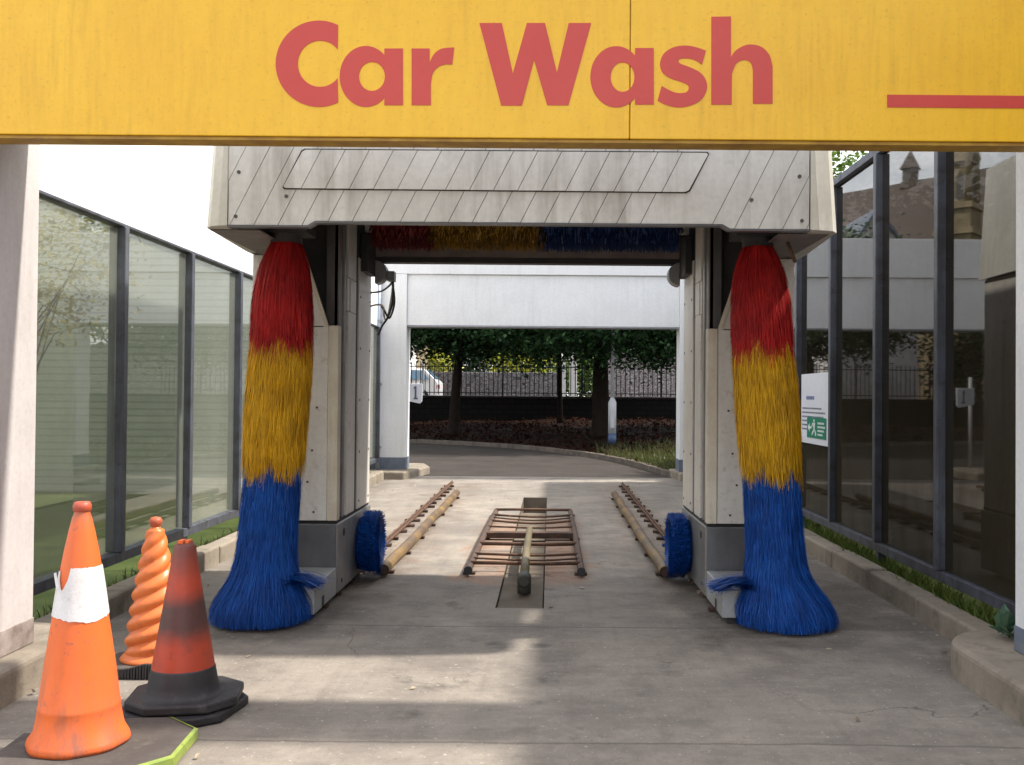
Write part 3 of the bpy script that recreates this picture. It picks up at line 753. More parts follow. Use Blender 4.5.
for s in (-1, 1):
    # tower core
    b = MB(); b.box(s*1.40, s*1.88, 6.98, 7.90, .55, 3.0); b.box(s*1.32, s*1.40, 6.80, 6.96, .55, 3.0)
    tw = b.build('tower', MAT['tower_dark'], G)
    # upper recess wall (dark grey plate with bolts)
    b = MB(); b.box(s*1.345, s*1.86, 6.955, 6.975, 1.85, 3.0); b.build('recess_plate', MAT['tower_dark'], tw)
    b = MB(); b.prism([(s*1.365, .56), (s*1.90, .56), (s*1.90, 2.418), (s*1.53, 2.418), (s*1.365, 1.925)], 'y', 6.72, 6.745)
    fp = b.build('front_panel', MAT['tower_white'], tw, .004)
    b = MB(); b.prism([(s*1.362, 1.925), (s*1.527, 2.42), (s*1.552, 2.42), (s*1.39, 1.925)], 'y', 6.705, 6.719); b.build('diagonal_edge', MAT['tower_cream'], fp)
    b = MB(); b.box(s*1.40, s*1.90, 6.7165, 6.7195, 1.915, 1.921); b.build('panel_joint', MAT['groove'], fp)
    b = MB(); b.box(s*1.879, s*1.90, 6.746, 7.90, .56, 2.42); b.build('outer_panel', MAT['tower_white'], tw, .003)
    b = MB(); b.box(s*1.290, s*1.362, 6.71, 6.80, .56, 1.925); b.build('corner_post', MAT['tower_cream'], tw, .006)
    b = MB(); b.box(s*1.31, s*1.345, 6.80, 6.90, .56, 3.0); b.build('guide_channel', MAT['tower_brown'], tw, .003)
    b = MB(); b.box(s*1.298, s*1.345, 6.92, 6.965, .56, 3.0); b.build('guide_channel', MAT['base_metal'], tw, .003)
    # inner side panel in three boards
    b = MB(); b.box(s*1.290, s*1.398, 7.02, 7.30, .56, 2.05); b.box(s*1.296, s*1.398, 7.02, 7.09, 2.053, 2.30); b.box(s*1.290, s*1.398, 7.10, 7.30, 2.053, 2.30); b.box(s*1.290, s*1.398, 7.02, 7.30, 2.303, 3.0)
    b.build('side_panel', MAT['tower_white'], tw, .004)
    b = MB(); b.box(s*1.3, s*1.39, 7.30, 7.40, .56, 3.0); b.build('side_slot', MAT['black'], tw)
    b = MB(); b.box(s*1.288, s*1.398, 7.40, 7.90, .56, 2.50); b.build('side_panel', MAT['tower_white'], tw, .004)
    b = MB(); b.box(s*1.30, s*1.398, 7.42, 7.90, 2.503, 3.28); b.build('head_post', MAT['black'], tw)
    for z in (.62, 1.0, 1.4, 1.8, 2.2):
        for yy in (7.46, 7.84):
            b = MB(); b.tube([(s*1.284, yy, z), (s*1.292, yy, z)], .010, 8); b.build('bolt', MAT['tower_dark'], tw)
    for (bx, bz) in ((1.44, 1.35), (1.47, 1.05), (1.50, .83), (1.455, .62)):
        b = MB(); b.tube([(s*bx, 6.714, bz), (s*bx, 6.722, bz)], .008, 8); b.build('bolt', MAT['rust'], fp)
    # plinth of the tower and the low step in front
    b = MB(); b.box(s*1.285, s*1.905, 6.735, 7.95, .05, .535)
    bs = b.build('tower_base', MAT['base_metal'], G, .008)
    b = MB(); b.box(s*1.30, s*1.90, 6.722, 6.733, .235, .53); b.build('front_plate', MAT['base_dark'], bs, .002)
    b = MB(); b.box(s*1.30, s*1.89, 6.76, 7.93, .537, .557); b.build('joint_gap', MAT['black'], bs)
    for yy, zz, rr in ((6.92, .455, .028), (6.86, .12, .016)):
        b = MB(); b.tube([(s*1.281, yy, zz), (s*1.287, yy, zz)], rr, 14); b.build('access_hole', MAT['black'], bs)
    b = MB(); b.prism([(6.10, .045), (6.72, .045), (6.72, .236), (6.10, .222)], 'x', s*1.292, s*1.70); st = b.build('step', MAT['step_grey'], G, .008)
    b = MB(); b.box(s*1.2895, s*1.2915, 6.30, 6.36, .05, .12); b.build('step_slot', MAT['black'], st)
    for yy in (6.95, 7.72):
        b = MB(); b.tube([(s*1.33, yy, .085), (s*1.40, yy, .085)], .045, 20); b.build('rail_wheel', MAT['rust_dark'], G)
    b = MB(); b.box(s*1.33, s*1.88, 6.14, 6.7, .004, .044); b.build('skid', MAT['black'], G)
    # wheel brush
    wy, wz, wr = 7.52, .282, .25
    b = MB(); b.tube([(s*1.284, wy, wz), (s*1.20, wy, wz), (s*1.145, wy, wz)], [.20, wr-.03, wr-.035], 40); b.tube([(s*1.143, wy, wz), (s*1.13, wy, wz)], .07, 20)
    wb = b.build('wheel_brush', MAT['core_blue'], G)
    b = MB(); r2 = random.Random(5+s)
    for _ in range(5200):
        a = r2.uniform(0, 2*math.pi); xx = s*r2.uniform(1.125, 1.25); ra = r2.choice((r2.uniform(.07, .24), .23)) ; L = r2.uniform(.03, .05)
        if ra > .2:
            p0 = Vector((xx, wy+ra*math.cos(a), wz+ra*math.sin(a))); p1 = Vector((xx+s*r2.uniform(-.02, .02), wy+(wr+r2.uniform(-.015, .012))*math.cos(a), wz+(wr+r2.uniform(-.015, .012))*math.sin(a)))
        else:
            p0 = Vector((s*1.15, wy+ra*math.cos(a), wz+ra*math.sin(a))); p1 = Vector((s*(1.118+r2.uniform(0, .012)), wy+(ra+.02)*math.cos(a+.05), wz+(ra+.02)*math.sin(a+.05)))
        t_ = Vector((s*.3, -math.sin(a), math.cos(a))).normalized()*.004
        b.add([p0-t_, p0+t_, p1+t_*.6, p1-t_*.6], [(0, 1, 2, 3)])
    b.build('wheel_bristle', MAT['br_blue'], wb, fixn=False)

# vertical side brushes
RT = [(0, .295), (.07, .305), (.15, .285), (.23, .235), (.31, .195), (.42, .176), (.6, .168), (.845, .168), (.91, .176), (1.29, .186), (1.67, .186), (1.74, .180), (2.05, .172), (2.25, .145), (2.38, .105), (2.46, .08)]
CL = [(0, -1.625), (.34, -1.605), (.9, -1.565), (1.3, -1.545), (1.7, -1.52), (2.05, -1.515), (2.45, -1.495)]
CR = [(0, 1.70), (.08, 1.69), (.34, 1.635), (.9, 1.60), (1.3, 1.575), (1.7, 1.545), (2.05, 1.525), (2.45, 1.505)]
for s, CT in ((-1, CL), (1, CR)):
    fR = lambda z: interp(RT, z)
    fC = lambda z, CT=CT: (interp(CT, z), 6.10)
    b = MB(); b.tube([(fC(2.5)[0], 6.1, 2.40), (fC(2.5)[0], 6.1, 2.9)], .10, 16); b.tube([(fC(2.5)[0], 6.1, .05), (fC(2.5)[0], 6.1, 2.45)], .05, 12)
    b.box(fC(2.5)[0]-.16, fC(2.5)[0]+.16, 5.98, 6.22, 2.455, 2.50)
    hub = b.build('side_brush', MAT['black'], G)
    for nm, z0, z1, n, Lr, jag in (('red', 2.47, 1.98, 14000, (.24, .42), .015), ('yellow', 1.82, 1.12, 17000, (.16, .30), .035), ('blue', .98, .12, 20000, (.16, .34), .03)):
        bb = bristles(fR, fC, z0, z1, n, Lr, .0017, {'red': 1, 'yellow': 2, 'blue': 3}[nm]+(10 if s > 0 else 0), jagg=jag)
        za, zb_ = z0+.0, max(z1-.20, .03)
        cr = []
        for k in range(9):
            z = za+(zb_-za)*k/8; cr.append((z, fR(z)*.68, fC(z)))
        vs = []; fs = []
        for (z, r, c) in cr:
            for q in range(20):
                vs.append((c[0]+r*math.cos(q*math.pi/10), c[1]+r*math.sin(q*math.pi/10), z))
        for k in range(8):
            for q in range(20): fs.append((k*20+q, k*20+(q+1) % 20, (k+1)*20+(q+1) % 20, (k+1)*20+q))
        bb.add(vs, fs, 1, True)
        if nm == 'blue':   # loose tuft lying over the step
            r3 = random.Random(44)
            for _ in range(420):
                p0 = Vector((fC(.3)[0]-s*.16+r3.gauss(0, .02), 6.02+r3.gauss(0, .04), .27+r3.gauss(0, .02)))
                p3 = Vector((s*(1.27+r3.gauss(0, .025)) if s < 0 else 1.24+r3.gauss(0, .025), 6.10+r3.gauss(0, .06), .245+r3.gauss(0, .012)))
                pts = [p0.lerp(p3, u)+Vector((0, 0, .03*math.sin(u*math.pi))) for u in (0, .33, .66, 1)]
                vs = []
                for p in pts: vs += [p+Vector((0, .004, 0)), p-Vector((0, .004, 0))]
                bb.add(vs, [(0, 1, 3, 2), (2, 3, 5, 4), (4, 5, 7, 6)], 0, True)
        bb.build('%s_bristles' % nm, [MAT['br_'+nm], MAT['core_'+nm]], hub, fixn=False)

# overhead horizontal brush and its beam
b = MB(); b.tube([(-1.27, 7.25, 2.93), (1.27, 7.25, 2.93)], .09, 16); tb = b.build('roof_brush', MAT['black'], G)
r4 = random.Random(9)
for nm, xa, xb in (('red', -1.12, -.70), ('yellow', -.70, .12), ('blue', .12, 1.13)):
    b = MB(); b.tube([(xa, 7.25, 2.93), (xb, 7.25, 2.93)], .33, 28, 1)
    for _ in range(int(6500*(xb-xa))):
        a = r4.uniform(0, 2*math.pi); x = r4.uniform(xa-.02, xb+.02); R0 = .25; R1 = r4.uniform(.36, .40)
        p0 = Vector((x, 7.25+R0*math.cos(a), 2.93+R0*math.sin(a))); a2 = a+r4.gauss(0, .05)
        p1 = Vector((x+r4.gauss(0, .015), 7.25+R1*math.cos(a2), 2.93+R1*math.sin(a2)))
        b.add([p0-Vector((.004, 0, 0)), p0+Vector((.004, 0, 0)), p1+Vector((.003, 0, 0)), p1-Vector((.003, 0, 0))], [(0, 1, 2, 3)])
    b.build('%s_bristles' % nm, [MAT['shaded_'+nm], MAT['shaded_'+nm]], tb, fixn=False)
b = MB(); b.box(-1.24, 1.24, 7.80, 7.90, 2.565, 2.72); bm_ = b.build('brush_beam', MAT['tower_brown'], G, .004)
b = MB(); b.box(-1.24, 1.24, 7.795, 7.905, 2.52, 2.562); b.build('beam_lip', MAT['black'], bm_)
for x in (-.75, -.25, .25, .75):
    b = MB(); b.tube([(x, 7.794, 2.64), (x, 7.802, 2.64)], .010, 8); b.build('bolt', MAT['black'], bm_)
for s in (-1, 1):
    b = MB(); b.box(s*1.235, s*1.286, 7.45, 7.80, 2.40, 2.70); b.box(s*1.22, s*1.28, 7.60, 7.78, 2.70, 3.0); ab = b.build('brush_arm', MAT['black'], G, .006)
    # rounded sensor housing
    pts = [(s*1.24, 2.535)]+[(s*(1.24-.095*math.sin(R(a))), 2.44+.095*math.cos(R(a))) for a in range(10, 181, 17)]+[(s*1.24, 2.345)]
    b = MB(); b.prism(pts, 'y', 7.78, 7.92); sh = b.build('sensor_housing', MAT['sensor'], ab, .006)
    b = MB(); b.box(s*1.19, s*1.27, 7.50, 7.56, 2.72, 2.95); b.build('bracket', MAT['tower_white'], ab)
    if s < 0:
        b = MB(); b.box(-1.145, -1.085, 7.80, 7.90, 2.37, 2.45); b.build('sensor_head', MAT['sensor'], sh, .006)
        for (q, m_) in (([(-1.10, 7.85, 2.37), (-1.10, 7.84, 2.22), (-1.12, 7.83, 2.12), (-1.15, 7.82, 2.05), (-1.19, 7.85, 2.0), (-1.22, 7.87, 1.93)], 'black'),
                        ([(-1.105, 7.87, 2.37), (-1.115, 7.86, 2.24), (-1.15, 7.86, 2.06), (-1.175, 7.86, 2.09), (-1.18, 7.86, 2.16), (-1.22, 7.86, 2.18), (-1.288, 7.88, 2.17)], 'tower_white'),
                        ([(-1.11, 7.86, 2.37), (-1.09, 7.86, 2.20), (-1.13, 7.86, 2.07), (-1.17, 7.86, 2.13), (-1.20, 7.87, 2.17)], 'black'),
                        ([(-1.11, 7.84, 2.36), (-1.14, 7.86, 2.33), (-1.20, 7.86, 2.29), (-1.288, 7.88, 2.28)], 'sensor')):
            b = MB(); b.tube([tuple(p) for p in inter([Vector(p_) for p_ in q], 5)], .0085, 6); b.build('cable', MAT[m_], sh)

# ------------------------------------------------------------------ rails, wheel guides, chassis washer
for s, nm in ((-1, 'left of the rusty frame'), (1, 'right of the rusty frame')):
    t = thing('running_rail', 'rusty cleated running rail on the concrete, outer rail %s' % nm, 'rail', (s*1.36, 11, 0), 'running rails of the car wash')
    b = MB(); b.box(s*1.335, s*1.385, 6.3, 15.35, .0315, .052); b.box(s*1.352, s*1.368, 6.3, 15.35, .0525, .074); b.build('rail_bar', MAT['rust'], t, .003)
    y = 6.5
    while y < 15.3:
        b = MB(); j1 = rnd.uniform(-.03, .03); j2 = rnd.uniform(-.03, .03); e1 = rnd.uniform(-.015, .02); e2 = rnd.uniform(-.02, .02)
        b.prism([(s*(1.285-e1), y+j1), (s*1.36, y-.012), (s*(1.435+e2), y+j2), (s*(1.43+e2), y+.06+j2), (s*1.36, y+.085), (s*(1.29-e1), y+.065+j1)], 'z', .004, .030)
        b.build('cleat', MAT['rust_dark'], t, .003); y += .45+rnd.uniform(-.03, .03)
    t = thing('wheel_guide', 'worn yellow wheel guide tube on the floor, %s' % nm, 'wheel guide', (s*1.11, 10.5, 0), 'wheel guide tubes of the car wash')
    wob = [(s*(1.11+.006*math.sin(k*1.3)), 7.58+k*.5, .062+.004*math.sin(k*2.1)) for k in range(13)]
    b = MB(); b.tube(wob, .045, 16, cap=False); b.build('guide_tube', MAT['tube_yellow'], t)
    for yy in (7.60, 13.53):
        b = MB(); b.tube([(s*1.11, yy, .062), (s*1.11, yy+.02, .062)], .040, 14); b.build('end_plug', MAT['rust_dark'], t)
    for k in range(7):
        y = 7.75+k*.93
        b = MB(); b.box(s*1.055, s*1.19, y, y+.06, .003, .026); b.build('guide_foot', MAT['rust_dark'], t, .003)

t = thing('chassis_washer', 'rusty floor frame of crossbars with a central spray pipe in the lane', 'underbody washer', (0, 9.6, 0))
for s in (-1, 1):
    b = MB(); b.tube([(s*.452, 7.68, .046), (s*.455, 9.5, .05), (s*.448, 11.62, .046)], .029, 14, cap=False)
    b.build('side_tube', MAT['rust_dark'], t)
    for y in (7.74, 9.6, 11.5):
        b = MB(); b.box(s*.40, s*.50, y, y+.07, .003, .02); b.build('foot', MAT['rust_dark'], t, .003)
    b = MB(); b.tube([(s*.452, 7.66, .046), (s*.452, 7.71, .046)], [.034, .034], 14); b.build('end_collar', MAT['black'], t)
for (y, rr, sag) in ((7.90, .016, .004), (8.35, .012, .012), (8.92, .018, .004), (10.55, .013, .028), (11.05, .013, .020), (11.55, .016, -.004), (8.12, .009, .016), (10.08, .010, .012), (10.82, .009, .032)):
    b = MB(); b.tube([(-.45, y, .07), (-.2, y+.01, .07-sag*.7), (0, y, .07-sag), (.22, y-.01, .07-sag*.7), (.45, y+.02, .07)], rr, 8); b.build('crossbar', MAT['rust'], t)
b = MB(); b.box(-.43, .43, 9.57, 9.68, .02, .08); b.build('cross_beam', MAT['rust_dark'], t, .006)
b = MB(); b.tube([(0, 9.55, .12), (.0, 8.2, .115), (.012, 7.1, .105)], [.030, .034, .036], 16)
sp_ = b.build('spray_pipe', MAT['pipe_brown'], t)
b = MB(); b.tube([(.012, 7.14, .105), (.012, 7.08, .105), (.013, 6.98, .10), (.013, 6.95, .10)], [.042, .052, .050, .036], 18); b.tube([(.013, 7.03, .0), (.013, 7.03, .10)], .05, 14); b.build('end_elbow', MAT['elbow'], sp_)
# ------------------------------------------------------------------ traffic cones
def oct_pts(cx, cy, hx, hy, cut, rot=0):
    pts = [(hx, -hy+cut), (hx, hy-cut), (hx-cut, hy), (-hx+cut, hy), (-hx, hy-cut), (-hx, -hy+cut), (-hx+cut, -hy), (hx-cut, -hy)]
    c, s = math.cos(R(rot)), math.sin(R(rot))
    return [(cx+x*c-y*s, cy+x*s+y*c) for x, y in pts]
def bigcone():
    m, nt, p, oc = base('weathered_orange_cone')
    sp = nt.nodes.new('ShaderNodeSeparateXYZ'); nt.links.new(oc, sp.inputs[0]); z = sp.outputs[2]
    c = mixc(nt, ramp(nt, noise(nt, oc, 4, 5), .3, .7), (.80, .155, .028), (.70, .125, .024))
    st = math_(nt, 'MULTIPLY', ramp(nt, noise(nt, oc, 16, 6, .7, (1, 1, .16)), .46, .66), ramp(nt, z, .10, .42, (.75,)*3, (.10,)*3))
    c = mixc(nt, st, c, (.22, .105, .075))
    c = mixc(nt, math_(nt, 'MULTIPLY', ramp(nt, noise(nt, oc, 30, 6, .75), .60, .66), .55), c, (.16, .09, .07))
    zz = math_(nt, 'ADD', z, math_(nt, 'MULTIPLY', math_(nt, 'SUBTRACT', noise(nt, oc, 14, 4), .5), .05))
    c = mixc(nt, math_(nt, 'MULTIPLY', ramp(nt, zz, .90, .95), .55), c, (.20, .085, .05))
    nt.links.new(c, p.inputs['Base Color']); p.inputs['Roughness'].default_value = .48
    b_ = nd(nt, 'ShaderNodeBump', i_Strength=.25, i_Distance=.006); nt.links.new(noise(nt, oc, 9, 5), b_.inputs['Height']); nt.links.new(b_.outputs[0], p.inputs['Normal'])
    return m
cx, cy = -1.674, 3.84
t = thing('traffic_cone', 'tallest cone, bright orange with torn white sleeve on lime edged base', 'traffic cone', (cx, cy, 0), 'old traffic cones left at the entrance')
b = MB(); b.prism(oct_pts(cx+.075, cy-.01, .345, .31, .15, 4), 'z', .004, .052); bs = b.build('base', MAT['greyrubber'], t, .006)
P = oct_pts(cx+.075, cy-.01, .348, .313, .152, 4); Q = oct_pts(cx+.075, cy-.01, .334, .299, .148, 4)
b = MB(); n = 8
b.add([(x, y, .050) for x, y in P]+[(x, y, .0565) for x, y in Q]+[(x, y, .012) for x, y in P], [(i, (i+1) % n, (i+1) % n+n, i+n) for i in (6, 7, 0, 1)]+[(i+2*n, (i+1) % n+2*n, (i+1) % n, i) for i in (6, 7, 0, 1)])
b.build('painted_edge', MAT['lime'], bs)
z0 = .054
prof = [(.10, z0), (.187, z0), (.190, z0+.014), (.185, z0+.030), (.166, z0+.060), (.156, z0+.110), (.1505, .200), (.1520, .206), (.1490, .214), (.131, .36), (.105, .54), (.083, .70), (.065, .81), (.048, .895), (.036, .948), (.031, .960), (.029, .975)]
wig = lambda r, z, th: r*(1+(.016*math.sin(8*th) if z < z0+.06 else .004*math.sin(3*th+z*5)))
b = MB(); b.lathe(prof, (cx, cy, 0), 48, fn=wig); body = b.build('cone_body', bigcone(), t)
b = MB(); b.lathe([(.028, .970), (.034, .975), (.035, .995), (.029, 1.008), (.024, 1.010), (.001, 1.010)], (cx, cy, 0), 24); b.build('tip', M('cone_tip_red', (.50, .09, .04), (.38, .07, .04), 8, .5), body)
b = MB()   # dark scuffed ring under the tip
# sleeve with torn edges
ns = 64; vs = []; fs = []
def conerad(z): 
    pr = [(p[1], p[0]) for p in prof[1:]]; return interp(pr, z)
r5 = random.Random(3)
top = []; bot = []
for k in range(ns+1):
    a = R(205+360*k/ns)
    dg = math.degrees(a) % 360
    zt = .755+.004*r5.random(); zb_ = .555+.006*r5.random()+.010*math.sin(a*2)
    if 232 < dg < 262: zt = .665+.08*abs(dg-247)/15*.6
    if dg < 232 and dg > 205: zt = .742
    top.append((a, zt)); bot.append((a, zb_))
N5 = 6
for k in range(ns+1):
    for q in range(N5):
        z = bot[k][1]+(top[k][1]-bot[k][1])*q/(N5-1); rr = conerad(z)+.003
        vs.append((cx+rr*math.cos(top[k][0]), cy+rr*math.sin(top[k][0]), z))
for k in range(ns):
    for q in range(N5-1): fs.append((k*N5+q, (k+1)*N5+q, (k+1)*N5+q+1, k*N5+q+1))
b.add(vs, fs, 0, True); b.build('reflective_sleeve', MAT['sleeve'], body)
b = MB(); b.add([(cx-.078, cy-.062, .735), (cx-.060, cy-.078, .742), (cx-.038, cy-.098, .690), (cx-.052, cy-.093, .680)], [(0, 1, 2, 3)]); b.build('torn_flap', MAT['sleeve'], body)

# spiral cone
cx, cy = -1.895, 5.10
t = thing('traffic_cone', 'pale orange cone with twisted spiral body and ball tip', 'traffic cone', (cx, cy, 0), 'old traffic cones left at the entrance')
b = MB(); b.prism(oct_pts(cx+.015, cy-.01, .235, .225, .09, 8), 'z', .004, .045); bs = b.build('base', MAT['greyrubber'], t, .008)
b = MB()
for k in range(26):     # ribbed grip strip along the front edge of the base
    x = cx-.16+k*.0145; hgt = .05+.028*math.exp(-((k-15)/5.0)**2)
    b.box(x, x+.009, cy-.25-.004*(k % 2), cy-.228, .006, hgt)
b.build('ribbed_edge', MAT['black'], bs)
def spin(r, z, th):
    u = (z-.05)/.72
    if u < .03 or u > .93: return r
    ph = 3*th - u*math.pi*2*9.0
    am = .10*min(1, (u-.03)/.08, (.93-u)/.06)
    return r*(1+am*(abs(math.sin(ph*.5))*2-1.1))
prof = [(.10, .046), (.166, .046), (.168, .055), (.158, .066), (.146, .078)]
for k in range(1, 110):
    u = .035+k/109*.895; z = .05+.72*u; prof.append((.143*(1-u)+.033*u+.012*math.sin(u*math.pi), z))
prof += [(.026, .728), (.022, .735)]
b = MB(); b.lathe(prof, (cx, cy, 0), 56, fn=spin); sb = b.build('spiral_body', MAT['cone_light'], t)
b = MB(); b.lathe([(.020, .733), (.026, .742), (.033, .757), (.033, .772), (.024, .785), (.001, .79)], (cx, cy, 0), 24); b.build('ball_tip', M('ball_tip_red', (.52, .12, .05), (.42, .09, .04), 8, .5), sb)

# dark cone
cx, cy = -1.470, 4.39
t = thing('traffic_cone', 'scuffed dark red cone with black foot on stacked black octagonal bases', 'traffic cone', (cx, cy, 0), 'old traffic cones left at the entrance')
b = MB(); b.prism(oct_pts(cx+.010, cy+.0, .245, .23, .10, -8), 'z', .004, .042); b1 = b.build('base', MAT['blacktube'], t, .008)
b = MB(); b.prism(oct_pts(cx+.010, cy+.01, .24, .225, .11, 10), 'z', .046, .088); b.build('base', MAT['blacktube'], t, .010)
def darkcone():
    m, nt, p, oc = base('scuffed_red_cone')
    sp = nt.nodes.new('ShaderNodeSeparateXYZ'); nt.links.new(oc, sp.inputs[0])
    z = math_(nt, 'ADD', sp.outputs[2], math_(nt, 'MULTIPLY', math_(nt, 'SUBTRACT', noise(nt, oc, 9, 5), .5), .10))
    c = mixc(nt, ramp(nt, noise(nt, oc, 5, 5), .3, .7), (.46, .062, .026), (.36, .05, .024))
    d = math_(nt, 'ABSOLUTE', math_(nt, 'SUBTRACT', z, .44))
    c = mixc(nt, math_(nt, 'MULTIPLY', ramp(nt, d, .04, .13, (1,)*3, (0,)*3), .93), c, (.055, .034, .032))
    d = math_(nt, 'ABSOLUTE', math_(nt, 'SUBTRACT', z, .80))
    c = mixc(nt, math_(nt, 'MULTIPLY', ramp(nt, d, .06, .20, (1,)*3, (0,)*3), .85), c, (.11, .042, .035))
    c = mixc(nt, math_(nt, 'MULTIPLY', ramp(nt, noise(nt, oc, 16, 6, .7), .52, .68), .5), c, (.12, .045, .035))
    nt.links.new(c, p.inputs['Base Color']); p.inputs['Roughness'].default_value = .5
    return m
prof = [(.135, .205), (.104, .40), (.083, .53), (.065, .64), (.050, .735), (.046, .752), (.036, .766), (.001, .768)]
b = MB(); b.lathe(prof, (cx, cy, 0), 40, fn=lambda r, z, th: r*(1+.012*math.sin(2*th+z*7))); body = b.build('cone_body', darkcone(), t)
b = MB(); b.lathe([(.185, .088), (.170, .092), (.158, .105), (.150, .14), (.140, .197), (.138, .203), (.134, .206)], (cx, cy, 0), 40); b.build('black_foot', MAT['blacktube'], body)
b = MB(); b.box(cx-.018, cx+.006, cy-.04, cy+.01, .763, .780); b.box(cx+.010, cx+.028, cy-.03, cy+.02, .763, .778); b.build('broken_tip', MAT['cone_orange'], body, .003)

# ------------------------------------------------------------------ notice on the right glazing
xg = 2.82-.004
y0, y1, z0, z1 = 9.02, 9.98, .985, 1.685
t = thing('notice_board', 'white printed notice with green emergency exit sign on the dark glazing', 'notice', (xg, 9.4, 1.3))
b = MB(); b.box(xg-.012, xg+.004, y0, y1, z0, z1); pb = b.build('board', MAT['paper'], t, .002)
xf = xg-.0135
r6 = random.Random(12)
b = MB()
y = y1-.20
for L in (.05, .04, .05, .045, .05): b.box(xf, xf+.001, y-L, y, z1-.26, z1-.225); y -= L+.012
b.build('heading', MAT['ink_blue'], t)
b = MB()
for k, frac in enumerate((.80, .95, .88, .5, .93, .2)):
    y = y1-.05; yend = y1-.05-(.86*frac); z = z1-.34-k*.042
    while y > yend:
        L = r6.uniform(.03, .075); b.box(xf, xf+.001, max(y-L, yend), y, z-.016, z); y -= L+.013
b.build('text_lines', MAT['ink'], t)
gy0, gy1, gz0, gz1 = y0+.05, y1-.24, z0+.06, z0+.265
b = MB(); b.box(xf-.003, xf+.0009, gy0, gy1, gz0, gz1); gp = b.build('exit_panel', MAT['green_sign'], t)
b = MB(); xq = xf-.0045; zc = (gz0+gz1)/2
def Y_(f): return gy1-(gy1-gy0)*f
def poly(pts): b.prism([(Y_(f), gz0+(gz1-gz0)*g) for f, g in pts], 'x', xq, xq+.001)
poly([(.05, .5), (.15, .72), (.15, .28)]); poly([(.15, .55), (.25, .55), (.25, .45), (.15, .45)])       # arrow
poly([(.36, .90), (.42, .90), (.42, .78), (.36, .78)])                                                 # runner head
poly([(.33, .74), (.45, .74), (.43, .45), (.36, .45)]); poly([(.36, .45), (.43, .45), (.34, .22), (.28, .12), (.26, .18)])
poly([(.38, .45), (.43, .45), (.50, .28), (.50, .12), (.45, .12), (.44, .27)]); poly([(.30, .74), (.33, .74), (.30, .52), (.26, .55)])
for g, f1 in ((.78, .9), (.60, .95), (.42, .88), (.24, .8)):
    f = .58
    while f < f1: poly([(f, g), (f+.05, g), (f+.05, g-.09), (f, g-.09)]); f += .065
b.build('running_figure', MAT['white_mark'], gp)

# ------------------------------------------------------------------ white height sign beyond the exit
t = thing('marker_sign', 'small white sign with a black figure beside the left exit column', 'sign', (-2.40, 18.2, .13))
b = MB(); b.tube([(-2.52, 18.25, .13), (-2.52, 18.25, 1.85)], .03, 10); b.build('pole', MAT['lamp_white'], t)
b = MB(); b.prism([(-2.56, 1.33), (-2.27, 1.27), (-2.23, 1.31), (-2.22, 1.645), (-2.56, 1.645)], 'y', 18.17, 18.21); b.build('plate', MAT['paper'], t, .006)
b = MB(); b.prism([(-2.39, 1.35), (-2.31, 1.35), (-2.31, 1.38), (-2.335, 1.38), (-2.335, 1.60), (-2.365, 1.60), (-2.40, 1.55), (-2.37, 1.555), (-2.37, 1.38), (-2.39, 1.38)], 'y', 18.163, 18.169); b.build('figure', MAT['ink'], t)

# ------------------------------------------------------------------ trees and plants
def leaf(b, p, size, r, droop=.3):
    d = Vector((r.gauss(0, 1), r.gauss(0, 1), r.gauss(0, .5)-droop)).normalized()
    up = Vector((r.gauss(0, .5), r.gauss(0, .5), 1)).normalized()
    sd = d.cross(up).normalized(); L = size*r.uniform(.6, 1.3)
    m = p+d*L*.5
    b.add([p, m+sd*L*.30+up*L*.05, p+d*L, m-sd*L*.30+up*L*.05], [(0, 1, 2, 3)])
def tree(name, label, loc, lean, tr, crown, nclump, nleaf, size, mat, seedv, group, bottom=-1e9):
    r = random.Random(seedv)
    t = thing(name, label, 'tree', loc, group)
    cx, cy, cz, rx, ry, rz = crown
    b = MB(); top = Vector((loc[0]+lean, loc[1], cz)); base_ = Vector(loc)
    path = [base_.lerp(top, u)+Vector((.10*math.sin(u*5+seedv), .08*math.cos(u*4+seedv), 0))*u for u in (0, .04, .12, .3, .5, .75, 1)]
    b.tube(path, [tr*1.55, tr*1.2, tr*1.02, tr*.92, tr*.8, tr*.6, tr*.35], 12)
    cl = []
    while len(cl) < nclump:
        v = Vector((r.uniform(-1, 1), r.uniform(-1, 1), r.uniform(-1, 1)))
        l = v.length
        if l > 1 or (l < .55 and r.random() < .7): continue
        p = Vector((cx+v.x*rx, cy+v.y*ry, cz+v.z*rz))*1.0
        p += Vector((r.gauss(0, .12*rx), r.gauss(0, .12*ry), r.gauss(0, .08*rz)))
        if p.z < bottom+r.uniform(-.25, .35): continue
        cl.append(p)
    for k in range(9):
        e = r.choice(cl); s0 = path[4+k % 2].lerp(path[5], r.random())
        b.tube([s0, s0.lerp(e, .45)+Vector((0, 0, .25)), e], [tr*.38, tr*.22, tr*.06], 6)
    b.build('trunk', MAT['bark'], t)
    b = MB()
    for c in cl:
        rr = size*r.uniform(2.2, 4.6)
        for _ in range(nleaf):
            p = c+Vector((r.gauss(0, rr*.6), r.gauss(0, rr*.6), r.gauss(0, rr*.42)))
            leaf(b, p, size, r)
    b.build('crown', mat, t, fixn=False)
    return t
GT = 'trees on the bank beyond the exit'
tree('broadleaf_tree', 'dark leafy tree on the bank with slim trunk near the white car', (-2.85, 30.2, bankz(-2.85, 30.2)-.05), .35, .165, (-2.9, 30.2, 4.5, 3.4, 2.6, 2.1), 520, 70, .16, MAT['leaf_dark'], 3, GT, 2.85)
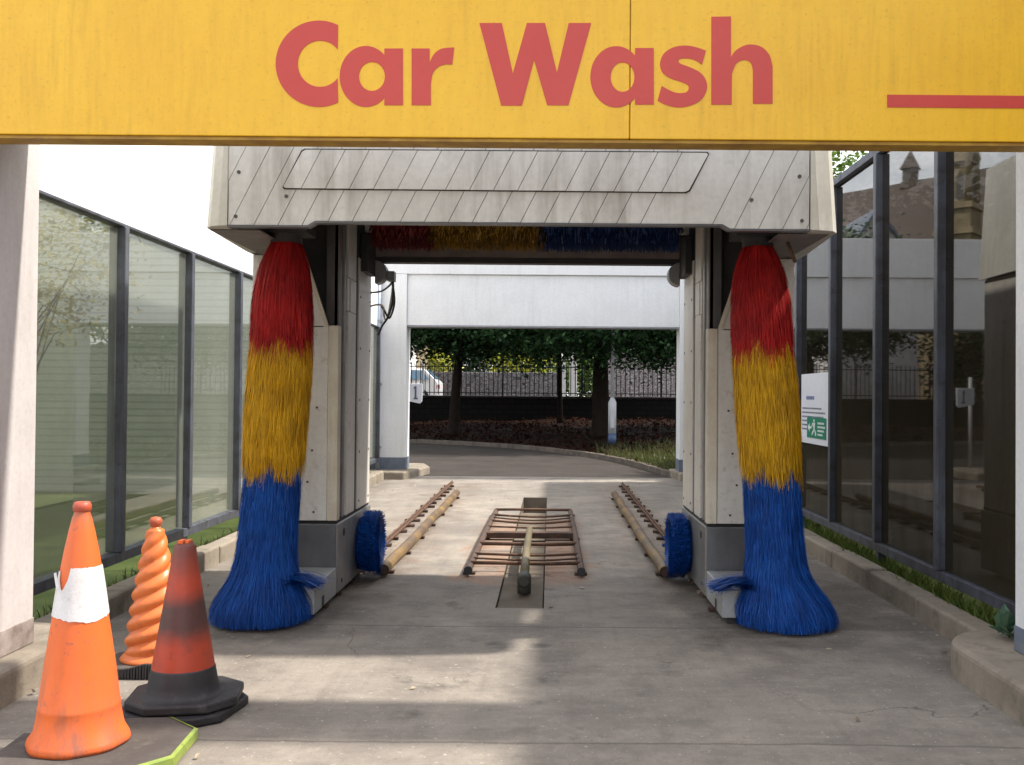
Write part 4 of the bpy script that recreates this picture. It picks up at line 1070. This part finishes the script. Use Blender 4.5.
tree('broadleaf_tree', 'dark leafy tree on the bank with the thickest trunk beside the lamp post', (1.72, 28.0, bankz(1.72, 28)-.05), -.2, .265, (1.5, 26.6, 4.5, 3.7, 3.2, 2.3), 560, 70, .16, MAT['leaf_dark'], 5, GT, 2.35)
tree('broadleaf_tree', 'dark leafy tree furthest right on the bank behind the lamp post', (5.4, 29.5, .4), 0, .24, (5.0, 29.5, 4.5, 3.4, 2.8, 2.3), 480, 70, .16, MAT['leaf_dark'], 8, GT, 2.5)
tree('broadleaf_tree', 'thin trunked dark tree standing between the two larger bank trees', (.55, 33.0, .5), 0, .085, (-.3, 33, 4.8, 3.6, 2.2, 2.3), 460, 70, .16, MAT['leaf_dark'], 9, GT, 2.8)
tree('garden_tree', 'sunlit green tree rising above the dark glazing on the right', (7.6, 26, .05), .2, .28, (7.4, 26, 6.2, 3.1, 2.8, 2.9), 190, 40, .19, MAT['leaf_mid'], 11, None, 3.2)
tree('young_tree', 'small yellowing tree seen through the first pane of the green glazing', (-5.55, 10.6, 0), .05, .03, (-5.35, 10.6, 2.75, .85, .6, .85), 105, 24, .07, MAT['leaf_yellowing'], 51, None, 1.9)
tree('garden_tree', 'bushy yellowing tree seen only as a reflection in the glazing', (-11.2, 33, 0), 0, .2, (-10.8, 33, 5.3, 2.0, 1.8, 1.7), 170, 44, .17, MAT['leaf_mid'], 15, None, 3.0)

for i, (x, y) in enumerate(((-1.5, 66), (3.5, 62), (8.0, 68), (-6.3, 62), (-11.0, 63))):
    tree('street_tree', ('far tree behind the golden bush across the road, left of the pale gate piers', 'far tree beyond the tall rubble wall, nearest the thick trunk', 'far tree beyond the tall rubble wall, furthest right', 'far tree above the low rubble wall right of the white car', 'far tree standing directly behind the white car')[i], (x, y, .9), .2, .3, (x, y, 5.8, 3.8, 3, 3.4), 330, 60, .30, MAT['leaf_dark'], 40+i, 'far trees across the road', 2.75)
def bush(name, label, c, rad, n, size, mat, seedv, group=None):
    r = random.Random(seedv); t = thing(name, label, 'bush', (c[0], c[1], c[2]-rad[2]), group); b = MB()
    for _ in range(n):
        v = Vector((r.gauss(0, .45), r.gauss(0, .45), r.gauss(0, .45)))
        leaf(b, Vector((c[0]+v.x*rad[0], c[1]+v.y*rad[1], c[2]+v.z*rad[2])), size, r)
    b.build('foliage', mat, t, fixn=False)
    b = MB()
    for k in range(4): b.tube([(c[0]+.2*k-.3, c[1], c[2]-rad[2]*1.05), (c[0]+.35*k-.5, c[1], c[2])], [.04, .015], 6)
    b.build('stem', MAT['bark'], t)
bush('golden_bush', 'bright yellow green bush above the stone wall left of the pale gate piers', (-1.5, 52.5, 3.0), (1.7, 1.0, 1.3), 1900, .22, MAT['leaf_yellow'], 21)
bush('golden_bush', 'small yellow green bush above the stone wall near the white car', (-6.2, 53, 3.1), (1.2, 1, 1.0), 700, .22, MAT['leaf_yellow'], 22)
bush('garden_bush', 'green bush between the pale gate piers and the thick trunk', (2.0, 53, 2.1), (2.6, 1.2, 1.5), 4200, .22, MAT['leaf_mid'], 23)

bush('tall_hedge', 'dark tall hedge beyond the bank on the far left, mirrored in the glazing', (-14.0, 38.5, 3.2), (5.5, .8, 2.4), 9000, .26, MAT['leaf_dark'], 25)
# ------------------------------------------------------------------ lamp post on the verge
lx, ly = 1.83, 25.2
lz = bankz(lx, ly)-.02
t = thing('lamp_post', 'white lamp post with wide lower housing and blue painted foot on verge', 'lamp post', (lx, ly, lz))
b = MB(); b.tube([(lx, ly, lz+.30), (lx, ly, lz+1.12), (lx, ly, lz+1.16), (lx, ly, lz+1.24)], [.105, .105, .085, .05], 18); b.build('lower_housing', MAT['lamp_white'], t)
b = MB(); b.tube([(lx, ly, lz), (lx, ly, lz+.298)], .108, 18); b.build('blue_foot', MAT['lamp_blue'], t)
b = MB(); b.tube([(lx, ly, lz+1.23), (lx, ly, lz+6.0), (lx-.1, ly, lz+6.25), (lx-.6, ly, lz+6.3)], [.048, .04, .035, .03], 12); b.build('pole', MAT['lamp_white'], t)
b = MB(); b.box(lx-1.0, lx-.58, ly-.08, ly+.08, lz+6.25, lz+6.34); b.build('lamp_head', MAT['sensor'], t, .02)
b = MB(); b.box(lx-.05, lx+.05, ly-.111, ly-.103, lz+.45, lz+.95); b.build('access_door', MAT['lamp_white'], t, .002)

# ------------------------------------------------------------------ retaining wall, railings, far wall, piers
t = thing('retaining_wall', 'dark stone retaining wall in deep shade behind the bank trees', 'wall', (0, 36.3, .3))
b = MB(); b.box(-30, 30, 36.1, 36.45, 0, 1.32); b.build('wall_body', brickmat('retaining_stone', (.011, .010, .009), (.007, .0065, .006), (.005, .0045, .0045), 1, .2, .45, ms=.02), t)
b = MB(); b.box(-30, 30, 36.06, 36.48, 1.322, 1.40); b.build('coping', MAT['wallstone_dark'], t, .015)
t = thing('railing_fence', 'black vertical bar railing along the top of the dark retaining wall', 'railing', (0, 36.27, 1.4))
b = MB()
x = -9.0
while x < 9.0:
    b.tube([(x, 36.27, 1.42), (x, 36.27, 2.62+.0*x), (x, 36.27, 2.70)], [.017, .017, .002], 6); x += .172
b.build('bars', MAT['railing'], t)
for z in (1.50, 2.48):
    b = MB(); b.box(-9, 9, 36.25, 36.29, z, z+.035); b.build('rail', MAT['railing'], t)
for x in (-8.9, -6.1, -4.62, -1.6, 1.4, 4.4, 7.4):
    b = MB(); b.box(x-.035, x+.035, 36.32, 36.39, 1.40, 2.75); b.build('post', MAT['lamp_white'] if x == -4.62 else MAT['railing'], t)
t = thing('stone_wall', 'sunlit grey rubble stone wall across the road behind the railing', 'wall', (0, 50, 1.0))
b = MB(); b.box(-30, 1.0, 50, 50.5, 1.0, 2.62); b.build('low_length', MAT['rubble'], t, .03)
b = MB(); b.box(3.1, 30, 49.7, 50.2, 1.0, 3.9); b.build('tall_length', MAT['rubble_pale'], t, .03)
for i, (x, w_) in enumerate(((.75, .34), (1.27, .34), (2.72, .30))):
    lb = ('pale stone gate pier, left one of the close pair', 'pale stone gate pier, right one of the close pair', 'pale stone gate pier close to the thick dark trunk')[i]
    t = thing('gate_pier', lb, 'gate pier', (x, 45, 1.0), 'pale gate piers across the road')
    b = MB(); b.box(x-w_/2, x+w_/2, 44.8, 45.2, 1.0, 3.1); b.build('shaft', MAT['pier'], t, .02)
    b = MB(); b.box(x-w_/2-.06, x+w_/2+.06, 44.74, 45.26, 3.1, 3.22); b.add([(x-w_/2, 44.8, 3.22), (x+w_/2, 44.8, 3.22), (x+w_/2, 45.2, 3.22), (x-w_/2, 45.2, 3.22), (x, 45, 3.45)], [(0, 1, 4), (1, 2, 4), (2, 3, 4), (3, 0, 4)]); b.build('cap', MAT['pier'], t)

# ------------------------------------------------------------------ white car beyond the railing
cx0, cyc, cz0 = -4.33, 40.0, 1.0
t = thing('parked_car', 'white hatchback parked behind the railing with its tail towards the trees', 'car', (cx0-2.1, cyc, cz0))
pr = [(-4.15, .35), (-4.18, .62), (-4.05, .78), (-3.2, .98), (-2.5, 1.46), (-1.7, 1.54), (-.62, 1.49), (-.14, 1.02), (-.03, .92), (0, .60), (-.03, .35)]
bm = MB(); n = len(pr)
ws = []
for (x, z) in pr:
    ww = .86 if z < 1.0 else .86-(z-1.0)*.36
    ws.append(ww)
vs = [(cx0+x, cyc-ws[i], cz0+z) for i, (x, z) in enumerate(pr)]+[(cx0+x, cyc+ws[i], cz0+z) for i, (x, z) in enumerate(pr)]
bm.add(vs, [tuple(range(n)), tuple(reversed(range(n, 2*n)))]+[(i, i+n, (i+1) % n+n, (i+1) % n) for i in range(n)])
body = bm.build('body', MAT['carwhite'], t, .05, segs=3)
b = MB()
def carside(pts, s):
    out = []
    for (x, z) in pts:
        ww = .862 if z < 1.0 else .862-(z-1.0)*.36
        out.append((cx0+x, cyc+s*(ww+.004), cz0+z))
    return out
for s in (-1, 1):
    for pts in ([(-2.95, 1.03), (-1.85, 1.03), (-1.85, 1.46), (-2.42, 1.42)], [(-1.75, 1.03), (-.42, 1.05), (-.74, 1.42), (-1.75, 1.46)]):
        b = MB(); b.add(carside(pts, s), [tuple(range(len(pts)))]); b.build('side_window', MAT['carglass'], body)
for nm, (xa, za), (xb, zb_), ox in (('rear_window', (-.185, 1.065), (-.575, 1.445), .012), ('windscreen', (-3.12, 1.045), (-2.56, 1.43), -.012)):
    b = MB(); b.add([(cx0+xa+ox, cyc-.72, cz0+za+.012), (cx0+xa+ox, cyc+.72, cz0+za+.012), (cx0+xb+ox, cyc+.62, cz0+zb_+.012), (cx0+xb+ox, cyc-.62, cz0+zb_+.012)], [(0, 1, 2, 3)])
    b.build(nm, MAT['carglass'], body)
for s in (-1, 1):
    b = MB(); b.box(cx0-.12, cx0+.012, cyc+s*.70, cyc+s*.855, cz0+.66, cz0+.84); b.build('tail_light', MAT['tail'], body, .02)
    b = MB(); b.box(cx0-2.95, cx0-2.8, cyc+s*.87, cyc+s*1.02, cz0+.98, cz0+1.12); b.build('mirror', MAT['carwhite'], body, .03)
    for x in (-.75, -3.35):
        b = MB(); b.tube([(cx0+x, cyc+s*.68, cz0+.33), (cx0+x, cyc+s*.88, cz0+.33)], .33, 24); wh = b.build('wheel', MAT['tyre'], t)
        b = MB(); b.tube([(cx0+x, cyc+s*.86, cz0+.33), (cx0+x, cyc+s*.89, cz0+.33)], .21, 20); b.build('rim', MAT['alloy'], wh)

# ------------------------------------------------------------------ buildings beside the bay
t = thing('brick_building', 'pale painted brick building seen through the hazy green glazing', 'building', (-8, 15, 0))
b = MB(); b.box(-15, -3.6, 14.0, 16.4, -.05, 5.2); b.build('wall', MAT['whitebrick'], t)
b = MB(); b.box(-15.1, -3.5, 13.9, 16.5, 5.2, 5.35); b.build('roof', MAT['plinth'], t)
t = thing('board_fence', 'dark boarded fence standing behind the dark reflective glazing', 'fence', (4.3, 11, 0))
y = 5.7
b = MB()
while y < 18.5:
    b.box(4.25, 4.28, y+.004, y+.146, .02, 2.7); y += .15
b.build('boards', MAT['darkwood'], t)
for z in (.5, 2.2):
    b = MB(); b.box(4.285, 4.34, 5.7, 18.5, z, z+.1); b.build('fence_rail', MAT['darkwood'], t)
for y in (5.8, 8.4, 11.2, 14.8, 18.4):
    b = MB(); b.box(4.345, 4.44, y, y+.1, 0, 2.75); b.build('fence_post', MAT['darkwood'], t)
t = thing('tall_hedge', 'added tall dark hedge closing off the sky behind the boarded fence', 'hedge', (5.6, 12, 0))  # added to stop bright sky showing through the dark glazing
rh = random.Random(71); b = MB()
for _ in range(15000):
    yy = rh.uniform(6.2, 19); leaf(b, Vector((5.5+rh.gauss(0, .32), yy, rh.uniform(.1, 4.1)+.18*math.sin(yy*1.9))), .24, rh)
b.build('foliage', MAT['leaf_dark'], t, fixn=False)
b = MB(); b.box(5.3, 5.75, 6.3, 18.9, .4, 3.7); b.build('inner_dark_box', MAT['bark'], t)  # solid dark filler box, keeps sky out of the leaf gaps
t = thing('unseen_shade_building', 'unseen flat roofed building sized to shade the right of the lane', 'building', (5.5, -2, 0))  # out of view; height and length set by the shadow it must cast
b = MB(); b.box(4.25, 11, -9, 5.55, -.03, 5.0); b.build('wall', MAT['redbrick'], t)
b = MB(); b.box(4.15, 11.1, -9.1, 5.65, 5.0, 5.25); b.build('roof', MAT['plinth'], t)
b = MB(); b.box(4.20, 4.245, 1.0, 1.95, -.0, 2.1); dr = b.build('door', MAT['plinth'], t, .005)
b = MB(); b.box(4.13, 4.198, 1.80, 1.86, 1.0, 1.03); b.build('handle', MAT['alloy'], dr)
for y in (-5.5, -2.5):
    b = MB(); b.box(4.225, 4.248, y, y+1.6, 1.0, 2.2); b.build('window', MAT['carglass'], t)

# ------------------------------------------------------------------ church (stands to the far left, mirrored in the dark glazing)
t = thing('church', 'old church with big brown tiled roof and stone pinnacle mirrored in glazing', 'church', (-16, 50, 0))
d = Vector((.853, 1, 0)).normalized(); nn = Vector((d.y, -d.x, 0))   # nn faces the car wash
A0 = Vector((-15.6, 45.0, 12.4)) - d*16; A1 = Vector((-15.6, 45.0, 12.4)) + d*9.5
ev = 4.6
E0 = A0+nn*ev; E1 = A1+nn*ev; F0 = A0-nn*ev; F1 = A1-nn*ev
ze = 7.2
b = MB(); q = lambda v, z: (v.x, v.y, z)
b.add([q(A0, 12.4), q(A1, 12.4), q(E1, ze), q(E0, ze), q(F1, ze), q(F0, ze)], [(0, 1, 2, 3), (0, 5, 4, 1)]); b.build('roof', MAT['roofslate'], t)
b = MB(); e = .25
b.add([q(E0-nn*e, 0), q(E1-nn*e, 0), q(E1-nn*e, ze), q(E0-nn*e, ze), q(F0+nn*e, 0), q(F1+nn*e, 0), q(F1+nn*e, ze), q(F0+nn*e, ze), q(A0, 12.3), q(A1, 12.3)],
      [(0, 1, 2, 3), (5, 4, 7, 6), (4, 0, 3, 8, 7), (1, 5, 6, 9, 2)]); b.build('wall', MAT['churchstone'], t)
def church_pt(px, Y):   # a point whose mirror image in the right glazing (x=2.83) lies at depth Y
    return 2*2.835-(.19+(px-550)/960*Y)
# pinnacle: square shaft with string courses, gabled niches, spirelet
PY = 40.0; PX = church_pt(958, PY)
def ring(mb, h0, h1, z0, z1, rot=40):
    c, s = math.cos(R(rot)), math.sin(R(rot)); P = lambda x, y, z: (PX+x*c-y*s, PY+x*s+y*c, z)
    vs = [P(x*h0, y*h0, z0) for x, y in ((-1,-1),(1,-1),(1,1),(-1,1))]+[P(x*h1, y*h1, z1) for x, y in ((-1,-1),(1,-1),(1,1),(-1,1))]
    mb.add(vs, [(0,3,2,1),(4,5,6,7),(0,1,5,4),(1,2,6,5),(2,3,7,6),(3,0,4,7)])
b = MB(); ring(b, .72, .72, 0, 8.2); ring(b, .82, .78, 8.2, 8.45); ring(b, .70, .70, 8.45, 9.25); ring(b, .80, .76, 9.25, 9.5)
pn = b.build('pinnacle', MAT['churchstone'], t)
b = MB(); ring(b, .56, .54, 9.5, 11.2)
for sx in (-1, 1):
    for sy in (-1, 1):
        c, s = math.cos(R(40)), math.sin(R(40)); ox, oy = sx*.56, sy*.56
        X_, Yq = PX+ox*c-oy*s, PY+ox*s+oy*c
        b.tube([(X_, Yq, 9.5), (X_, Yq, 11.3), (X_, Yq, 11.5), (X_, Yq, 12.2)], [.15, .13, .18, .01], 6)
b.build('niche_stage', MAT['churchstone'], pn)
b = MB(); ring(b, .66, .60, 11.2, 11.35); ring(b, .52, .03, 11.35, 14.8)
for k in range(7):
    u = k/7
    for q_ in range(4):
        a = R(40+45+90*q_); rr = .73*(1-u)*.98+.03
        b.tube([(PX+rr*math.cos(a), PY+rr*math.sin(a), 11.5+3.2*u), (PX+(rr+.14)*math.cos(a), PY+(rr+.14)*math.sin(a), 11.62+3.2*u)], [.09, .05], 5)
b.build('spirelet', MAT['churchstone'], pn)
# pointed dark recesses on the niche stage
b = MB(); c, s = math.cos(R(40)), math.sin(R(40))
for q_ in range(4):
    ca, sa = math.cos(R(40+90*q_)), math.sin(R(40+90*q_))
    P = lambda x, z: (PX+x*ca+.565*sa, PY+x*sa-.565*ca, z)
    for x0 in (-.24, .24):
        b.add([P(x0-.13, 9.65), P(x0+.13, 9.65), P(x0+.13, 10.5), P(x0, 10.85), P(x0-.13, 10.5)], [(0, 1, 2, 3, 4)])
b.build('niche', MAT['tower_dark'], pn)
# lantern on the ridge
LA = A0+d*20.5
b = MB(); PX, PY = LA.x, LA.y
ring(b, .40, .36, 12.0, 12.35); ring(b, .30, .30, 12.35, 13.0); ring(b, .42, .38, 13.0, 13.1); ring(b, .36, .02, 13.1, 13.95)
b.build('lantern', MAT['roofslate'], t)
b = MB(); g0 = Vector((church_pt(868, 38), 38, 0))
t = thing('garden_shed', 'little white gabled dormer house mirrored low in the glazing', 'shed', (g0.x, 38, 0))
b = MB(); b.prism([(g0.x-1.6, 0), (g0.x+1.6, 0), (g0.x+1.6, 6.4), (g0.x, 8.6), (g0.x-1.6, 6.4)], 'y', 37, 41); b.build('wall', MAT['pier'], t)
b = MB()
for s in (-1, 1): b.prism([(g0.x, 8.62), (g0.x+s*1.8, 6.15), (g0.x+s*1.8, 6.3), (g0.x, 8.8)], 'y', 36.8, 41.2)
b.build('roof', MAT['plinth'], t)

# ------------------------------------------------------------------ grass, weeds, leaf litter
def blades(name, n, fn, hr, mat, seedv, label=None):
    r = random.Random(seedv); b = MB()
    for _ in range(n):
        x, y, z = fn(r); h = r.uniform(*hr); a = r.uniform(0, 6.28); wv = .004+.004*r.random(); le = Vector((r.gauss(0, .4), r.gauss(0, .4), 1)).normalized()*h
        dx, dy = math.cos(a)*wv, math.sin(a)*wv
        b.add([(x-dx, y-dy, z), (x+dx, y+dy, z), (x+dx*.6+le.x*.5, y+dy*.6+le.y*.5, z+le.z*.6), (x+le.x*1.2, y+le.y*1.2, z+le.z), (x-dx*.6+le.x*.5, y-dy*.6+le.y*.5, z+le.z*.6)], [(0, 1, 2, 3, 4)])
    return tag(b.build(name, mat, fixn=False), label, 'grass', kind='stuff')
blades('grass', 5200, lambda r: (2.765+abs(r.gauss(0, .10)), r.uniform(5.4, 12), .02), (.06, .22), MAT['grass'], 31, 'long grass growing under the dark glazing on the right')
blades('grass', 1800, lambda r: (-2.77-abs(r.gauss(0, .10)), r.uniform(5.4, 12), .02), (.04, .14), MAT['grass_dull'], 32, 'dry grass growing under the green glazing on the left')
def vf(r):
    while True:
        x = r.uniform(1.3, 4); y = r.uniform(17.3, 25)
        if behind(x, y) > .25 and r.random() < math.exp(-max(0, y-19.5)/1.8): return (x, y, bankz(x, y) if x < 2.5 else max(bankz(x, y), .06))
blades('grass', 6500, vf, (.07, .24), MAT['grass_dull'], 33, 'bright grass on the verge inside the curved kerb')
r7 = random.Random(77); b = MB()
cnt = 0
while cnt < 8500:
    x = r7.uniform(-9, 4.5); y = r7.uniform(19, 36)
    if behind(x, y) < .2: continue
    z = bankz(x, y)+r7.uniform(.0, .05); leaf(b, Vector((x, y, z)), .11, r7, -.2); cnt += 1
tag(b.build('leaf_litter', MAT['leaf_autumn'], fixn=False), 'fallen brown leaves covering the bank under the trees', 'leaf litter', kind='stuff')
b = MB()
for _ in range(230):
    m = r7.random()
    if m < .5: x, y = r7.choice((-1, 1))*r7.gauss(1.25, .12), r7.uniform(7, 15)
    elif m < .75: x, y = r7.choice((-1, 1))*r7.uniform(2.25, 2.57), r7.uniform(4, 15)
    else: x, y = r7.uniform(-2.2, 2.2), r7.uniform(3.6, 16)
    leaf(b, Vector((x, y, .006)), r7.uniform(.02, .05), r7, .0)
b.v = [(x, y, max(.004, min(z, .03))) for x, y, z in b.v]
tag(b.build('debris', MAT['leaf_pale'], fixn=False), 'scattered dry leaves and scraps on the bay floor', 'litter', kind='stuff')
wx, wy = 2.66, 5.16
t = thing('weed_plant', 'small green weed growing at the corner of the right kerb island', 'weed', (wx, wy, .17))
b = MB()
for k in range(26):
    a = r7.uniform(0, 6.28); L = r7.uniform(.06, .16); el = r7.uniform(.2, 1.3)
    dd = Vector((math.cos(a)*math.cos(el), math.sin(a)*math.cos(el), math.sin(el))); sd = Vector((-math.sin(a), math.cos(a), 0))*L*.2
    p = Vector((wx, wy, .17))+Vector((r7.gauss(0, .02), r7.gauss(0, .02), r7.uniform(0, .05)))
    b.add([p, p+dd*L*.5+sd+Vector((0, 0, .01)), p+dd*L-Vector((0, 0, .02)), p+dd*L*.5-sd+Vector((0, 0, .01))], [(0, 1, 2, 3)])
b.build('leaves', MAT['weed'], t, fixn=False)
b = MB(); b.tube([(wx, wy, .165), (wx+.01, wy, .24)], [.006, .003], 6); b.build('stem', MAT['weed'], t)
